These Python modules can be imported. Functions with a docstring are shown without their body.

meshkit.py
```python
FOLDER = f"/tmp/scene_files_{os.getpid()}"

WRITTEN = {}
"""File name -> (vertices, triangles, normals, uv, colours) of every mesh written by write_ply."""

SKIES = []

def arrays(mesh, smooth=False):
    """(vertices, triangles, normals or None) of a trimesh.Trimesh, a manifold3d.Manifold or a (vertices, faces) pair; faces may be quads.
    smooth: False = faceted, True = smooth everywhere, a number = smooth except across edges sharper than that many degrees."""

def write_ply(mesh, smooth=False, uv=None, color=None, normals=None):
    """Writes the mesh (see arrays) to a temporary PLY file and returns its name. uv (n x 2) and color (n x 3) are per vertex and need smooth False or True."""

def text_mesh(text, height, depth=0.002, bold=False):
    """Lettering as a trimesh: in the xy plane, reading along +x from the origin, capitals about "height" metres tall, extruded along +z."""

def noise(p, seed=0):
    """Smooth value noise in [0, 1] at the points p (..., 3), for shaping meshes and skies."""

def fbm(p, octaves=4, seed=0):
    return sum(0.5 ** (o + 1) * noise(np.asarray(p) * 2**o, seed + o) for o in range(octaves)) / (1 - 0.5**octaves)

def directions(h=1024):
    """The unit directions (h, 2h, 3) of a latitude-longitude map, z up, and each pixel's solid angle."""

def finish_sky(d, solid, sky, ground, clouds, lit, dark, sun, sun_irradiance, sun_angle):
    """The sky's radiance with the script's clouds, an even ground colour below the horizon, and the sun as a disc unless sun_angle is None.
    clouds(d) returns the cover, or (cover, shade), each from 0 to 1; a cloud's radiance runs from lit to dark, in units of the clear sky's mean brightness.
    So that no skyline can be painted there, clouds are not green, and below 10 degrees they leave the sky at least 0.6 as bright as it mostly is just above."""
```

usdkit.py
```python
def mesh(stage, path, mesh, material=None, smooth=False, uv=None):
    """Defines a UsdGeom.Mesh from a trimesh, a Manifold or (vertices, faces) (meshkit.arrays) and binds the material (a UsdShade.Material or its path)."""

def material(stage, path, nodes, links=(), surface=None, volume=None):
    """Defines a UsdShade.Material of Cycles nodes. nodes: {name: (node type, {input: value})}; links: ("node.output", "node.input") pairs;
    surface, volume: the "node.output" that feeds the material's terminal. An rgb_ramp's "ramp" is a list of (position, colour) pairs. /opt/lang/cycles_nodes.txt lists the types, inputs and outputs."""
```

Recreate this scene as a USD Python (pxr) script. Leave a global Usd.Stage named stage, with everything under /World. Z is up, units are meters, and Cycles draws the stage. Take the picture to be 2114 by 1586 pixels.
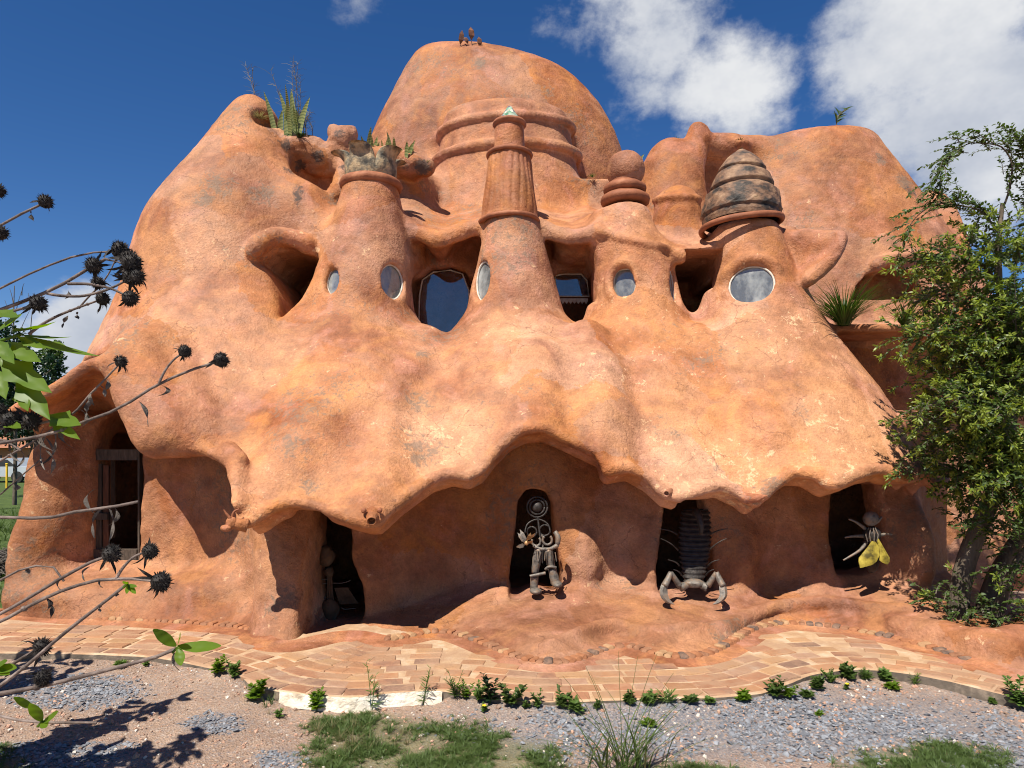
import math, random
import numpy as np
import trimesh
from scipy.ndimage import map_coordinates, gaussian_filter1d
from scipy.spatial import cKDTree
from pxr import Usd, UsdGeom, UsdLux, UsdShade, Gf, Sdf, Vt
import usdkit, meshkit

stage = Usd.Stage.CreateInMemory()
UsdGeom.SetStageUpAxis(stage, UsdGeom.Tokens.z)
UsdGeom.SetStageMetersPerUnit(stage, 1.0)
stage.SetDefaultPrim(UsdGeom.Xform.Define(stage, '/World').GetPrim())
UsdGeom.Scope.Define(stage, '/World/Looks')

# ---------------------------------------------------------------- camera, sky, sun, exposure
EYE, FP, CU, HV = 2.0, 1409.3, 1057.0, 925.0      # eye height, focal length / centre / horizon in photo pixels
cam = UsdGeom.Camera.Define(stage, '/World/camera')
cam.AddTranslateOp().Set((0, 0, EYE)); cam.AddRotateXYZOp().Set((90, 0, 0))
cam.CreateHorizontalApertureAttr(36.0); cam.CreateVerticalApertureAttr(27.0); cam.CreateFocalLengthAttr(24.0)
cam.CreateVerticalApertureOffsetAttr((HV - 793.0) / 2114.0 * 36.0)
cam.CreateClippingRangeAttr((0.05, 20000.0))
cam.CreateExposureAttr(0.82)

SUN = np.array([-0.33, -0.60, 1.0]); SUN /= np.linalg.norm(SUN)
sun = UsdLux.DistantLight.Define(stage, '/World/sun')
sun.CreateIntensityAttr(1.25); sun.CreateAngleAttr(0.5); sun.CreateNormalizeAttr(True); sun.CreateColorAttr((1.0, 0.95, 0.85))
el, az = math.asin(SUN[2]), math.atan2(SUN[0], SUN[1])
sun.AddTransformOp().Set(Gf.Matrix4d().SetLookAt(Gf.Vec3d(*map(float, SUN)), Gf.Vec3d(0, 0, 0), Gf.Vec3d(0, 0, 1)).GetInverse())

dome_light = UsdLux.DomeLight.Define(stage, '/World/sky')
def gauss(nodes, links, name, c, s, gain):
    """a soft patch of cloud cover round the direction c (a ball in direction space), so that clouds mass there"""
    nodes[name + 'v'] = ('vector_math', {'math_type': 'distance', 'vector2': tuple(np.array(c) / np.linalg.norm(c))})
    nodes[name + 'm'] = ('map_range', {'range_type': 'smoothstep', 'from_min': s, 'from_max': 0.0, 'to_min': 0.0, 'to_max': gain, 'clamp': True})
    links += [('tc.generated', name + 'v.vector1'), (name + 'v.value', name + 'm.value')]
def skydir(u, v): return ((u - CU) / FP, 1.0, (HV - v) / FP)
sn = {'tc': ('texture_coordinate', {}),
      'sky': ('sky_texture', {'sky_type': 'single_scattering', 'sun_disc': False, 'sun_elevation': el, 'sun_rotation': az, 'altitude': 2100.0, 'air_density': 1.0, 'aerosol_density': 0.35, 'ozone_density': 1.6}),
      'sat': ('hsv', {'hue': 0.508, 'saturation': 1.32, 'value': 1.28}),
      'mp': ('mapping', {'scale': (1.0, 1.0, 1.35), 'location': (0.37, 0.2, 0.1)}),
      'n1': ('noise_texture', {'scale': 4.6, 'detail': 11.0, 'roughness': 0.62, 'distortion': 0.0}),
      'n2': ('noise_texture', {'scale': 2.6, 'detail': 7.0, 'roughness': 0.6}),
      'bg': ('background_shader', {'strength': 0.05})}
sl_ = [('tc.generated', 'mp.vector'), ('mp.vector', 'n1.vector'), ('mp.vector', 'n2.vector'), ('sky.color', 'sat.color')]
prev = None
for i, (u, v, s, g) in enumerate([(1370, 60, .20, .46), (1480, 170, .17, .50), (1280, -20, .22, .36), (1330, 200, .13, .40), (1130, -40, .2, .24), (1960, 40, .26, .44), (2060, 230, .24, .46), (1880, 250, .16, .36), (1420, 250, .13, .34), (740, -20, .10, .22), (190, 690, .16, .40), (60, 740, .2, .28)]):
    gauss(sn, sl_, f'g{i}', skydir(u, v), s, g)
    if prev is None: prev = f'g{i}m.result'
    else:
        sn[f'a{i}'] = ('math', {'math_type': 'maximum'}); sl_ += [(prev, f'a{i}.value1'), (f'g{i}m.result', f'a{i}.value2')]; prev = f'a{i}.value'
sn['cov'] = ('math', {'math_type': 'add'}); sl_ += [(prev, 'cov.value1'), ('n1.fac', 'cov.value2')]
sn['cr'] = ('map_range', {'range_type': 'smoothstep', 'from_min': 0.69, 'from_max': 0.90, 'to_min': 0.0, 'to_max': 0.95, 'clamp': True}); sl_ += [('cov.value', 'cr.value')]
sn['cc'] = ('rgb_ramp', {'ramp': [(0.30, (3.6, 4.2, 5.5)), (0.48, (6.6, 7.0, 7.8)), (0.62, (9.6, 9.7, 9.8))]}); sl_ += [('n2.fac', 'cc.fac')]
sn['mx'] = ('mix', {'mix_type': 'mix'}); sl_ += [('cr.result', 'mx.fac'), ('sat.color', 'mx.color1'), ('cc.color', 'mx.color2'), ('mx.color', 'bg.color')]
sky_mat = usdkit.material(stage, '/World/Looks/sky', sn, sl_, surface='bg.background')
UsdShade.MaterialBindingAPI.Apply(dome_light.GetPrim()).Bind(sky_mat)
dome_light.GetPrim().SetCustomDataByKey('kind', 'structure')

# ---------------------------------------------------------------- helpers
rng = np.random.default_rng(7); random.seed(7)
def px(u, v, Y): return np.array([(u - CU) / FP * Y, Y, EYE + (HV - v) / FP * Y])
def ground(u, v, z=0.0): return px(u, v, (EYE - z) * FP / (v - HV))
_used = {}
def numbered(path):
    n = _used.get(path, -1) + 1; _used[path] = n
    return path if n == 0 else f'{path}_{n:03d}'
def tag(prim, label=None, category=None, group=None, kind=None):
    prim = prim.GetPrim() if hasattr(prim, 'GetPrim') else prim
    for k, t in (('label', label), ('category', category), ('group', group), ('kind', kind)):
        if t: prim.SetCustomDataByKey(k, t)
    return prim
def ppath(parent): return '/World' if parent is None else str(parent.GetPath())
def thing(name, label, category, loc=(0, 0, 0), rotz=0.0, group=None, kind=None, scale=None):
    x = UsdGeom.Xform.Define(stage, numbered('/World/' + name))
    x.AddTranslateOp().Set(tuple(map(float, loc)))
    if rotz: x.AddRotateZOp().Set(math.degrees(rotz))
    if scale is not None: x.AddScaleOp().Set((float(scale),) * 3)
    return tag(x, label, category, group, kind)
def obj(name, mesh, mat, parent=None, smooth=False, label=None, category=None, group=None, kind=None, normals=None, primvars=None, loc=None):
    """one Mesh prim; vertices are given in world space and stored relative to loc (the thing's base)"""
    v, f, n = meshkit.arrays(mesh, smooth)
    if loc is not None: v = v - np.asarray(loc)
    p = numbered(ppath(parent) + '/' + name)
    m = usdkit.mesh(stage, p, (v, f), mat)
    if normals is not None: n = normals
    if n is not None:
        m.CreateNormalsAttr(Vt.Vec3fArray.FromNumpy(np.asarray(n, np.float32))); m.SetNormalsInterpolation('vertex')
    if mat is not None and str(mat.GetPath() if hasattr(mat, 'GetPath') else mat).endswith('/clay') and not primvars: primvars = {'tone': np.full(len(v), 0.95), 'stain': np.full(len(v), 0.2)}
    for k, a in (primvars or {}).items():
        UsdGeom.PrimvarsAPI(m).CreatePrimvar(k, Sdf.ValueTypeNames.FloatArray, 'vertex').Set(Vt.FloatArray.FromNumpy(np.asarray(a, np.float32)))
    return tag(m, label, category, group, kind)
def cat(ms): return trimesh.util.concatenate(list(ms))
def mesh_(v, f): return trimesh.Trimesh(np.asarray(v, float), np.asarray(f, int), process=False)
def grid_faces(n, m, wrap=False):
    i, j = np.meshgrid(np.arange(n - 1), np.arange(m if wrap else m - 1), indexing='ij')
    a, b = i * m + j, i * m + (j + 1) % m
    c, d = b + m, a + m
    return np.concatenate([np.stack([a, b, c], -1).reshape(-1, 3), np.stack([a, c, d], -1).reshape(-1, 3)])
def smooth_path(P, n):
    P = np.asarray(P, float)
    if len(P) < 3: return np.array([P[0] + (P[-1] - P[0]) * t for t in np.linspace(0, 1, n)])
    from scipy.interpolate import CubicSpline, PchipInterpolator
    s = np.r_[0, np.cumsum(np.linalg.norm(np.diff(P, axis=0), axis=1) + 1e-9)]
    return PchipInterpolator(s, P)(np.linspace(0, s[-1], n))
def tube(P, r, sides=7, cap=True):
    P = np.asarray(P, float); n = len(P); r = np.broadcast_to(np.asarray(r, float), (n,))
    T = np.gradient(P, axis=0); T /= np.linalg.norm(T, axis=1, keepdims=True) + 1e-12
    ref = np.array([0.3, 0.2, 1.0]) if abs(T[0, 2]) < .9 else np.array([1.0, 0.1, 0])
    V = []
    for i in range(n):
        a = np.cross(T[i], ref); a /= np.linalg.norm(a) + 1e-12; b = np.cross(T[i], a)
        t = np.linspace(0, 2 * np.pi, sides, endpoint=False)
        V.append(P[i] + r[i] * (np.outer(np.cos(t), a) + np.outer(np.sin(t), b)))
    V = np.concatenate(V); F = grid_faces(n, sides, True)[:, ::-1]
    if cap:
        V = np.vstack([V, P[0], P[-1]]); k = np.arange(sides); k2 = (k + 1) % sides; e = (n - 1) * sides
        F = np.vstack([F, np.stack([k, k2, np.full(sides, n * sides)], -1), np.stack([e + k2, e + k, np.full(sides, n * sides + 1)], -1)])
    return mesh_(V, F)
def lathe(rows, n=48, wob=None, sx=1.0, sy=1.0):
    """rows of (r, z); wob(theta, r, z) -> (r, z)"""
    rows = np.array(rows, float); th = np.linspace(0, 2 * np.pi, n, endpoint=False)
    R, TH = np.meshgrid(rows[:, 0], th, indexing='ij'); Z = np.repeat(rows[:, 1][:, None], n, 1)
    if wob is not None: R, Z = wob(TH, R, Z)
    V = np.stack([R * np.cos(TH) * sx, R * np.sin(TH) * sy, Z], -1).reshape(-1, 3)
    return mesh_(V, grid_faces(len(rows), n, True))
def ball(c, r, sub=2, nz=0.0, freq=3.0, seed=0):
    m = trimesh.creation.icosphere(subdivisions=sub); v = np.array(m.vertices)
    if nz: v = v * (1 + nz * (meshkit.fbm(v * freq + seed * 7.3) - .5)[:, None] * 2)
    return mesh_(v * np.asarray(r) + np.asarray(c), m.faces)
def box_(lo, hi):
    lo, hi = np.minimum(lo, hi), np.maximum(lo, hi)
    m = trimesh.creation.box(extents=hi - lo); m.apply_translation((lo + hi) / 2); return m
def frame_from(n, up=(0, 0, 1)):
    n = np.asarray(n, float) / np.linalg.norm(n); a = np.cross(up, n); a /= np.linalg.norm(a); return a, np.cross(n, a), n
def rotm(axis, ang): return trimesh.transformations.rotation_matrix(ang, axis)[:3, :3]
# ---------------------------------------------------------------- materials
def noise_mat(name, colours, scale=8.0, detail=6.0, rough=0.7, bump=0.3, bump_scale=40.0, dist=0.01, spec=0.3, metallic=0.0, random_=0.0, stretch=(1, 1, 1), coord='geo.position', dust=None):
    """a mottled matt surface: colours from a noise ramp, a finer noise as relief; random_ varies the value from object to object"""
    n = {'geo': ('geometry', {}), 'tc': ('texture_coordinate', {}), 'mp': ('mapping', {'scale': stretch}),
         'n1': ('noise_texture', {'scale': scale, 'detail': detail, 'roughness': 0.6}), 'ramp': ('rgb_ramp', {'ramp': colours}),
         'n2': ('noise_texture', {'scale': bump_scale, 'detail': 5.0, 'roughness': 0.65}), 'b': ('bump', {'strength': bump, 'distance': dist}),
         'p': ('principled_bsdf', {'roughness': rough, 'specular_ior_level': spec, 'metallic': metallic})}
    l = [(coord, 'mp.vector'), ('mp.vector', 'n1.vector'), ('mp.vector', 'n2.vector'), ('n1.fac', 'ramp.fac'), ('n2.fac', 'b.height'), ('b.normal', 'p.normal')]
    if random_:
        n['oi'] = ('object_info', {}); n['mr'] = ('map_range', {'to_min': 1 - random_, 'to_max': 1 + random_}); n['h'] = ('hsv', {})
        l += [('oi.random', 'mr.value'), ('mr.result', 'h.value'), ('ramp.color', 'h.color'), ('h.color', 'p.base_color')]
    else: l += [('ramp.color', 'p.base_color')]
    if dust is not None:
        n['dn'] = ('noise_texture', {'scale': 3.1, 'detail': 8.0, 'roughness': 0.7}); n['dr'] = ('map_range', {'range_type': 'smoothstep', 'from_min': 0.42, 'from_max': 0.62, 'to_min': 0.1, 'to_max': 0.85, 'clamp': True}); n['dm'] = ('mix', {'color2': dust})
        src = 'h.color' if random_ else 'ramp.color'; l.remove((src, 'p.base_color')); l += [('geo.position', 'dn.vector'), ('dn.fac', 'dr.value'), ('dr.result', 'dm.fac'), (src, 'dm.color1'), ('dm.color', 'p.base_color')]
    return usdkit.material(stage, '/World/Looks/' + name, n, l, surface='p.BSDF')

def leaf_mat(name, c1, c2, trans=0.35, rough=0.45, scale=6.0, spec=0.4):
    n = {'geo': ('geometry', {}), 'oi': ('object_info', {}), 'n1': ('noise_texture', {'scale': scale, 'detail': 3.0}), 'ad': ('math', {'math_type': 'add'}), 'r2': ('math', {'math_type': 'multiply_add', 'value2': 0.7, 'value3': -0.35}),
         'ramp': ('rgb_ramp', {'ramp': [(0.25, c1), (0.75, c2)]}), 'p': ('principled_bsdf', {'roughness': rough, 'specular_ior_level': spec}),
         't': ('translucent_bsdf', {}), 'tc': ('hsv', {'saturation': 1.1, 'value': 1.5}), 'm': ('mix_closure', {'fac': trans})}
    l = [('geo.position', 'n1.vector'), ('geo.random_per_island', 'r2.value1'), ('n1.fac', 'ad.value1'), ('r2.value', 'ad.value2'), ('ad.value', 'ramp.fac'), ('ramp.color', 'p.base_color'),
         ('ramp.color', 'tc.color'), ('tc.color', 't.color'), ('p.BSDF', 'm.closure1'), ('t.BSDF', 'm.closure2')]
    return usdkit.material(stage, '/World/Looks/' + name, n, l, surface='m.closure')

def clay_mat(name, tone=1.0, gloss=0.0):
    """hand-smoothed fired clay: broad ochre, pink and brown clouds, pale flakes, grey lichen stains ('stain') and dark damp ('damp') as given per vertex, and worked relief"""
    n = {'geo': ('geometry', {}), 'big': ('noise_texture', {'scale': 1.3, 'detail': 4.0, 'roughness': 0.62, 'distortion': 0.4}), 'mid': ('noise_texture', {'scale': 5.5, 'detail': 4.0, 'roughness': 0.68}),
         'fine': ('noise_texture', {'scale': 38.0, 'detail': 3.0, 'roughness': 0.72}), 'off': ('vector_math', {'math_type': 'add', 'vector2': (13.1, 4.7, 8.3)}),
         'hue': ('noise_texture', {'scale': 1.9, 'detail': 4.0, 'roughness': 0.65, 'distortion': 0.6}),
         'ramp': ('rgb_ramp', {'ramp': [(0.30, (0.19, 0.064, 0.027)), (0.43, (0.275, 0.100, 0.043)), (0.53, (0.335, 0.137, 0.064)), (0.64, (0.39, 0.175, 0.088)), (0.76, (0.44, 0.215, 0.118))]}),
         'pinkr': ('map_range', {'range_type': 'smoothstep', 'from_min': 0.52, 'from_max': 0.66, 'to_min': 0.0, 'to_max': 0.55, 'clamp': True}), 'pink': ('mix', {'color2': (0.40, 0.170, 0.112)}),
         'ocr': ('map_range', {'range_type': 'smoothstep', 'from_min': 0.5, 'from_max': 0.36, 'to_min': 0.0, 'to_max': 0.6, 'clamp': True}), 'oc': ('mix', {'color2': (0.40, 0.165, 0.056)}),
         'mx': ('mix', {'mix_type': 'overlay', 'fac': 0.6}), 'mf': ('mix', {'mix_type': 'overlay', 'fac': 0.38}),
         # pale flakes
         'fl': ('noise_texture', {'scale': 9.0, 'detail': 5.0, 'roughness': 0.78, 'distortion': 0.3}), 'fla': ('math', {'math_type': 'multiply_add', 'value2': 0.42}), 'fla2': ('math', {'math_type': 'multiply_add', 'value2': 0.17}), 'pw': ('mix_vector', {'fac': 0.22}), 'pv': ('voronoi_texture', {'scale': 1.15, 'randomness': 1.0}), 'ps': ('separate_color', {}), 'pvr': ('map_range', {'to_min': 0.90, 'to_max': 1.08}), 'psr': ('map_range', {'to_min': 0.90, 'to_max': 1.06}), 'ph': ('hsv', {}), 'flr': ('map_range', {'range_type': 'smoothstep', 'from_min': 0.895, 'from_max': 0.945, 'to_min': 0.0, 'to_max': 0.8, 'clamp': True}), 'flm': ('mix', {'color2': (0.60, 0.38, 0.21)}), 'bl': ('attribute', {'attribute': 'bleach'}), 'blf': ('math', {'math_type': 'multiply', 'value2': 0.85}), 'blm': ('mix', {'color2': (0.55, 0.278, 0.140)}),
         # grey-brown lichen stains, thickest where 'stain' is high
         'st': ('attribute', {'attribute': 'stain'}), 'da': ('attribute', {'attribute': 'damp'}),
         'ln': ('noise_texture', {'scale': 11.0, 'detail': 5.0, 'roughness': 0.8, 'distortion': 0.5}), 'lm': ('math', {'math_type': 'multiply_add', 'value2': 0.34}), 'lr': ('map_range', {'range_type': 'smoothstep', 'from_min': 0.655, 'from_max': 0.80, 'to_min': 0.0, 'to_max': 0.72, 'clamp': True}), 'lmx': ('mix', {'color2': (0.17, 0.125, 0.09)}),
         'dm': ('math', {'math_type': 'multiply_add', 'value2': 0.52}), 'dr': ('map_range', {'range_type': 'smoothstep', 'from_min': 0.66, 'from_max': 0.88, 'to_min': 0.0, 'to_max': 0.9, 'clamp': True}), 'dmx': ('mix', {'color2': (0.06, 0.045, 0.038)}),
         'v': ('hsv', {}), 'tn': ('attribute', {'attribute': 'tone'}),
         'crk': ('voronoi_texture', {'feature': 'distance_to_edge', 'scale': 2.6, 'randomness': 1.0}), 'crw': ('mix_vector', {'fac': 0.16}), 'crr': ('map_range', {'from_min': 0.0, 'from_max': 0.013, 'to_min': 1.0, 'to_max': 0.0, 'clamp': True}), 'crg': ('map_range', {'range_type': 'smoothstep', 'from_min': 0.52, 'from_max': 0.6, 'clamp': True}), 'crm': ('math', {'math_type': 'multiply'}), 'crc': ('mix', {'color2': (0.14, 0.06, 0.035)}), 'crf': ('math', {'math_type': 'multiply', 'value2': 0.7}),
         'h1': ('math', {'math_type': 'multiply_add', 'value2': 2.6}), 'h2': ('math', {'math_type': 'multiply_add', 'value2': 0.55}),
         'b': ('bump', {'strength': 0.55, 'distance': 0.02}), 'rr': ('map_range', {'from_min': 0.3, 'from_max': 0.7, 'to_min': 0.50, 'to_max': 0.82}),
         'p': ('principled_bsdf', {'specular_ior_level': 0.22, 'diffuse_roughness': 0.15})}
    l = [('geo.position', x + '.vector') for x in ('big', 'mid', 'fine', 'fl', 'ln')] + [('geo.position', 'off.vector1'), ('off.vector', 'hue.vector'), ('big.fac', 'ramp.fac'),
         ('hue.fac', 'pinkr.value'), ('pinkr.result', 'pink.fac'), ('ramp.color', 'pink.color1'), ('hue.fac', 'ocr.value'), ('ocr.result', 'oc.fac'), ('pink.color', 'oc.color1'),
         ('bl.fac', 'blf.value1'), ('blf.value', 'blm.fac'), ('oc.color', 'blm.color1'), ('blm.color', 'ph.color'), ('ph.color', 'mx.color1'), ('mid.fac', 'mx.color2'), ('mx.color', 'mf.color1'), ('fine.fac', 'mf.color2'),
         ('hue.fac', 'fla.value1'), ('fl.fac', 'fla.value3'), ('bl.fac', 'fla2.value1'), ('fla.value', 'fla2.value3'), ('fla2.value', 'flr.value'), ('geo.position', 'pw.a'), ('mid.color', 'pw.b'), ('pw.result', 'pv.vector'), ('pv.color', 'ps.color'), ('ps.r', 'pvr.value'), ('ps.g', 'psr.value'), ('pvr.result', 'ph.value'), ('psr.result', 'ph.saturation'), ('flr.result', 'flm.fac'), ('mf.color', 'flm.color1'),
         ('st.fac', 'lm.value1'), ('ln.fac', 'lm.value3'), ('lm.value', 'lr.value'), ('lr.result', 'lmx.fac'), ('flm.color', 'lmx.color1'),
         ('da.fac', 'dm.value1'), ('ln.fac', 'dm.value3'), ('dm.value', 'dr.value'), ('dr.result', 'dmx.fac'), ('lmx.color', 'dmx.color1'),
         ('geo.position', 'crw.a'), ('mid.color', 'crw.b'), ('crw.result', 'crk.vector'), ('crk.distance', 'crr.value'), ('big.fac', 'crg.value'), ('crr.result', 'crm.value1'), ('crg.result', 'crm.value2'), ('crm.value', 'crf.value1'), ('crf.value', 'crc.fac'), ('dmx.color', 'crc.color1'),
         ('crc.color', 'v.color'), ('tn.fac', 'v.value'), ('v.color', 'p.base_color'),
         ('mid.fac', 'h1.value1'), ('fine.fac', 'h1.value3'), ('fl.fac', 'h2.value1'), ('h1.value', 'h2.value3'), ('h2.value', 'b.height'), ('b.normal', 'p.normal'), ('mid.fac', 'rr.value'), ('rr.result', 'p.roughness')]
    return usdkit.material(stage, '/World/Looks/' + name, n, l, surface='p.BSDF')

M = {}
M['clay'] = clay_mat('clay')
# ---------------------------------------------------------------- the clay house: one signed-distance field, polygonised, its faces shared out among its parts
VOX = 0.034
LO, HI = np.array([-6.3, 5.45, -0.12]), np.array([7.6, 15.2, 9.95])
gx, gy, gz = (np.arange(LO[i], HI[i], VOX, dtype=np.float32) for i in range(3))
NX, NY, NZ = len(gx), len(gy), len(gz)
Fd = np.full((NX, NY, NZ), 3.0, np.float32); Lb = np.zeros((NX, NY, NZ), np.uint8)
PARTS = ['lower_roof', 'mound', 'tower', 'tower_', 'tower__', 'tower___', 'turret', 'dome', 'drum', 'upper_roof', 'wall', 'porch_hood', 'planter_ledge', 'shelf', 'side_hood', 'side_mound', 'pier', 'upper_wall', 'brow']
PID = {n: i for i, n in enumerate(PARTS)}
def box_slice(lo, hi):
    return tuple(slice(int(max(0, np.searchsorted(g, a))), int(np.searchsorted(g, b))) for g, a, b in zip((gx, gy, gz), lo, hi))
def coords(s): return gx[s[0]][:, None, None], gy[s[1]][None, :, None], gz[s[2]][None, None, :]
def smin(a, b, k): h = np.maximum(k - np.abs(a - b), 0) / k; return np.minimum(a, b) - h * h * (k * .25)
def smax(a, b, k): return -smin(-a, -b, k)
def union(fn, lo, hi, k, part):
    s = box_slice(lo, hi); d = np.broadcast_to(fn(*coords(s)), Fd[s].shape).astype(np.float32); sub = Fd[s]
    L = Lb[s]; L[d < sub] = PID[part]; Fd[s] = smin(sub, d, k)
def carve(fn, lo, hi, k):
    s = box_slice(lo, hi); d = fn(*coords(s)); Fd[s] = smax(Fd[s], -np.broadcast_to(d, Fd[s].shape).astype(np.float32), k)
def rows(Y, R):
    R = np.array(sorted(R, reverse=True), float); z = EYE + (HV - R[:, 0]) / FP * Y
    return z, ((R[:, 1] + R[:, 2]) / 2 - CU) / FP * Y, (R[:, 2] - R[:, 1]) / 2 / FP * Y
def revolve(Y, R, k, part, sy=1.0, zmin=-9.0, round_top=0.12, nose=0.0):
    z, c, r = rows(Y, R); zz = gz.astype(float)
    rr = np.interp(zz, z, r); cc = np.interp(zz, z, c); sl = np.gradient(rr, zz)
    from scipy.ndimage import gaussian_filter1d as g1
    rr, cc = g1(rr, 2.0), g1(cc, 2.0); t_ = np.clip((3.5 - zz) / 1.5, 0, 1); s_ = nose * t_ * t_ * (3 - 2 * t_); yy = Y - s_ * rr; rr = rr * (1 - s_)      # lower down the fold narrows and comes forward
    co = 1 / np.sqrt(1 + np.clip(np.abs(g1(sl, 3.0)), 0, 2.0) ** 2)
    ztop = z[-1]
    def fn(X, Yy, Z):
        i0 = np.searchsorted(gz, Z.ravel()[0] - 1e-6); n = Z.size; q, cq, oq, yq = (a[i0:i0 + n].astype(np.float32)[None, None, :] for a in (rr, cc, co, yy))
        d = (np.hypot(X - cq, (Yy - yq) / sy) - q) * oq
        return smax(d, Z - np.float32(ztop), round_top)
    m = r.max() + .5; u = np.abs(c).max()
    lo = (c.min() - m, Y - m * sy, max(zmin, z[0] - .6)); hi = (c.max() + m, Y + m * sy, ztop + .5)
    union(fn, lo, hi, k, part)
def capsule(a, b, ra, rb):
    a, b = np.asarray(a, float), np.asarray(b, float); ab = b - a; L = max(float(ab @ ab), 1e-9)
    def fn(X, Y, Z):
        t = np.clip(((X - a[0]) * ab[0] + (Y - a[1]) * ab[1] + (Z - a[2]) * ab[2]) / L, 0, 1)
        return np.sqrt((X - a[0] - t * ab[0]) ** 2 + (Y - a[1] - t * ab[1]) ** 2 + (Z - a[2] - t * ab[2]) ** 2) - (ra + (rb - ra) * t)
    return fn
def chain(P, r, k, part, pad=0.35):
    P = np.asarray(P, float); r = np.broadcast_to(np.asarray(r, float), (len(P),))
    for i in range(len(P) - 1):
        lo, hi = np.minimum(P[i], P[i + 1]) - r.max() - pad, np.maximum(P[i], P[i + 1]) + r.max() + pad
        union(capsule(P[i], P[i + 1], r[i], r[i + 1]), lo, hi, k, part)
def ellipsoid(c, r, k, part, cut=False):
    c, r = np.asarray(c, float), np.asarray(r, float)
    def fn(X, Y, Z):
        q = np.sqrt(((X - c[0]) / r[0]) ** 2 + ((Y - c[1]) / r[1]) ** 2 + ((Z - c[2]) / r[2]) ** 2); return (q - 1) * r.min()
    if cut: carve(fn, c - r - .3, c + r + .3, k)
    else: union(fn, c - r - .4, c + r + .4, k, part)
def poly2d(P, X, Z):
    """signed distance to the polygon P in the (x, z) plane"""
    P = np.asarray(P, float); X, Z = np.broadcast_arrays(X, Z); d = np.full(X.shape, 1e9); ins = np.zeros(X.shape, bool)
    for a, b in zip(P, np.roll(P, -1, 0)):
        e = b - a; wx, wz = X - a[0], Z - a[1]; t = np.clip((wx * e[0] + wz * e[1]) / (e @ e), 0, 1)
        d = np.minimum(d, (wx - e[0] * t) ** 2 + (wz - e[1] * t) ** 2)
        c = (a[1] > Z) != (b[1] > Z)
        if abs(e[1]) > 1e-12: ins ^= c & (X < a[0] + (Z - a[1]) * e[0] / e[1])
    return np.where(ins, -1, 1) * np.sqrt(d)
def opening(uv, Y, y0, y1, k=0.05, rnd=0.04):
    """a hole cut straight back from y0 to y1, its outline given at depth Y"""
    P = np.array([px(u, v, Y)[[0, 2]] for u, v in uv]); lo, hi = P.min(0) - .4, P.max(0) + .4
    s = box_slice((lo[0], y0 - .3, lo[1]), (hi[0], y1 + .3, hi[1])); X, Yy, Z = coords(s)
    d2 = (poly2d(P, X[:, 0, :], Z[0]) + rnd)[:, None, :] - rnd
    d = np.maximum(d2, np.maximum(y0 - Yy, Yy - y1)).astype(np.float32); Fd[s] = smax(Fd[s], -d, k)
def trace(u, v, start=5.5, stop=15.0, default=None):
    """where the line of sight through (u, v) meets the surface built so far"""
    dr = px(u, v, 1.0) - np.array([0, 0, EYE]); t = np.arange(start, stop, 0.01)
    P = np.array([0, 0, EYE]) + t[:, None] * dr; q = ((P - LO) / VOX).T
    f = map_coordinates(Fd, q, order=1, mode='nearest'); i = np.nonzero(f < 0)[0]
    if len(i) == 0 or i[0] == 0: return None if default is None else px(u, v, default)
    a, b = f[i[0] - 1], f[i[0]]; return P[i[0] - 1] + (P[i[0]] - P[i[0] - 1]) * (a / (a - b))
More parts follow.
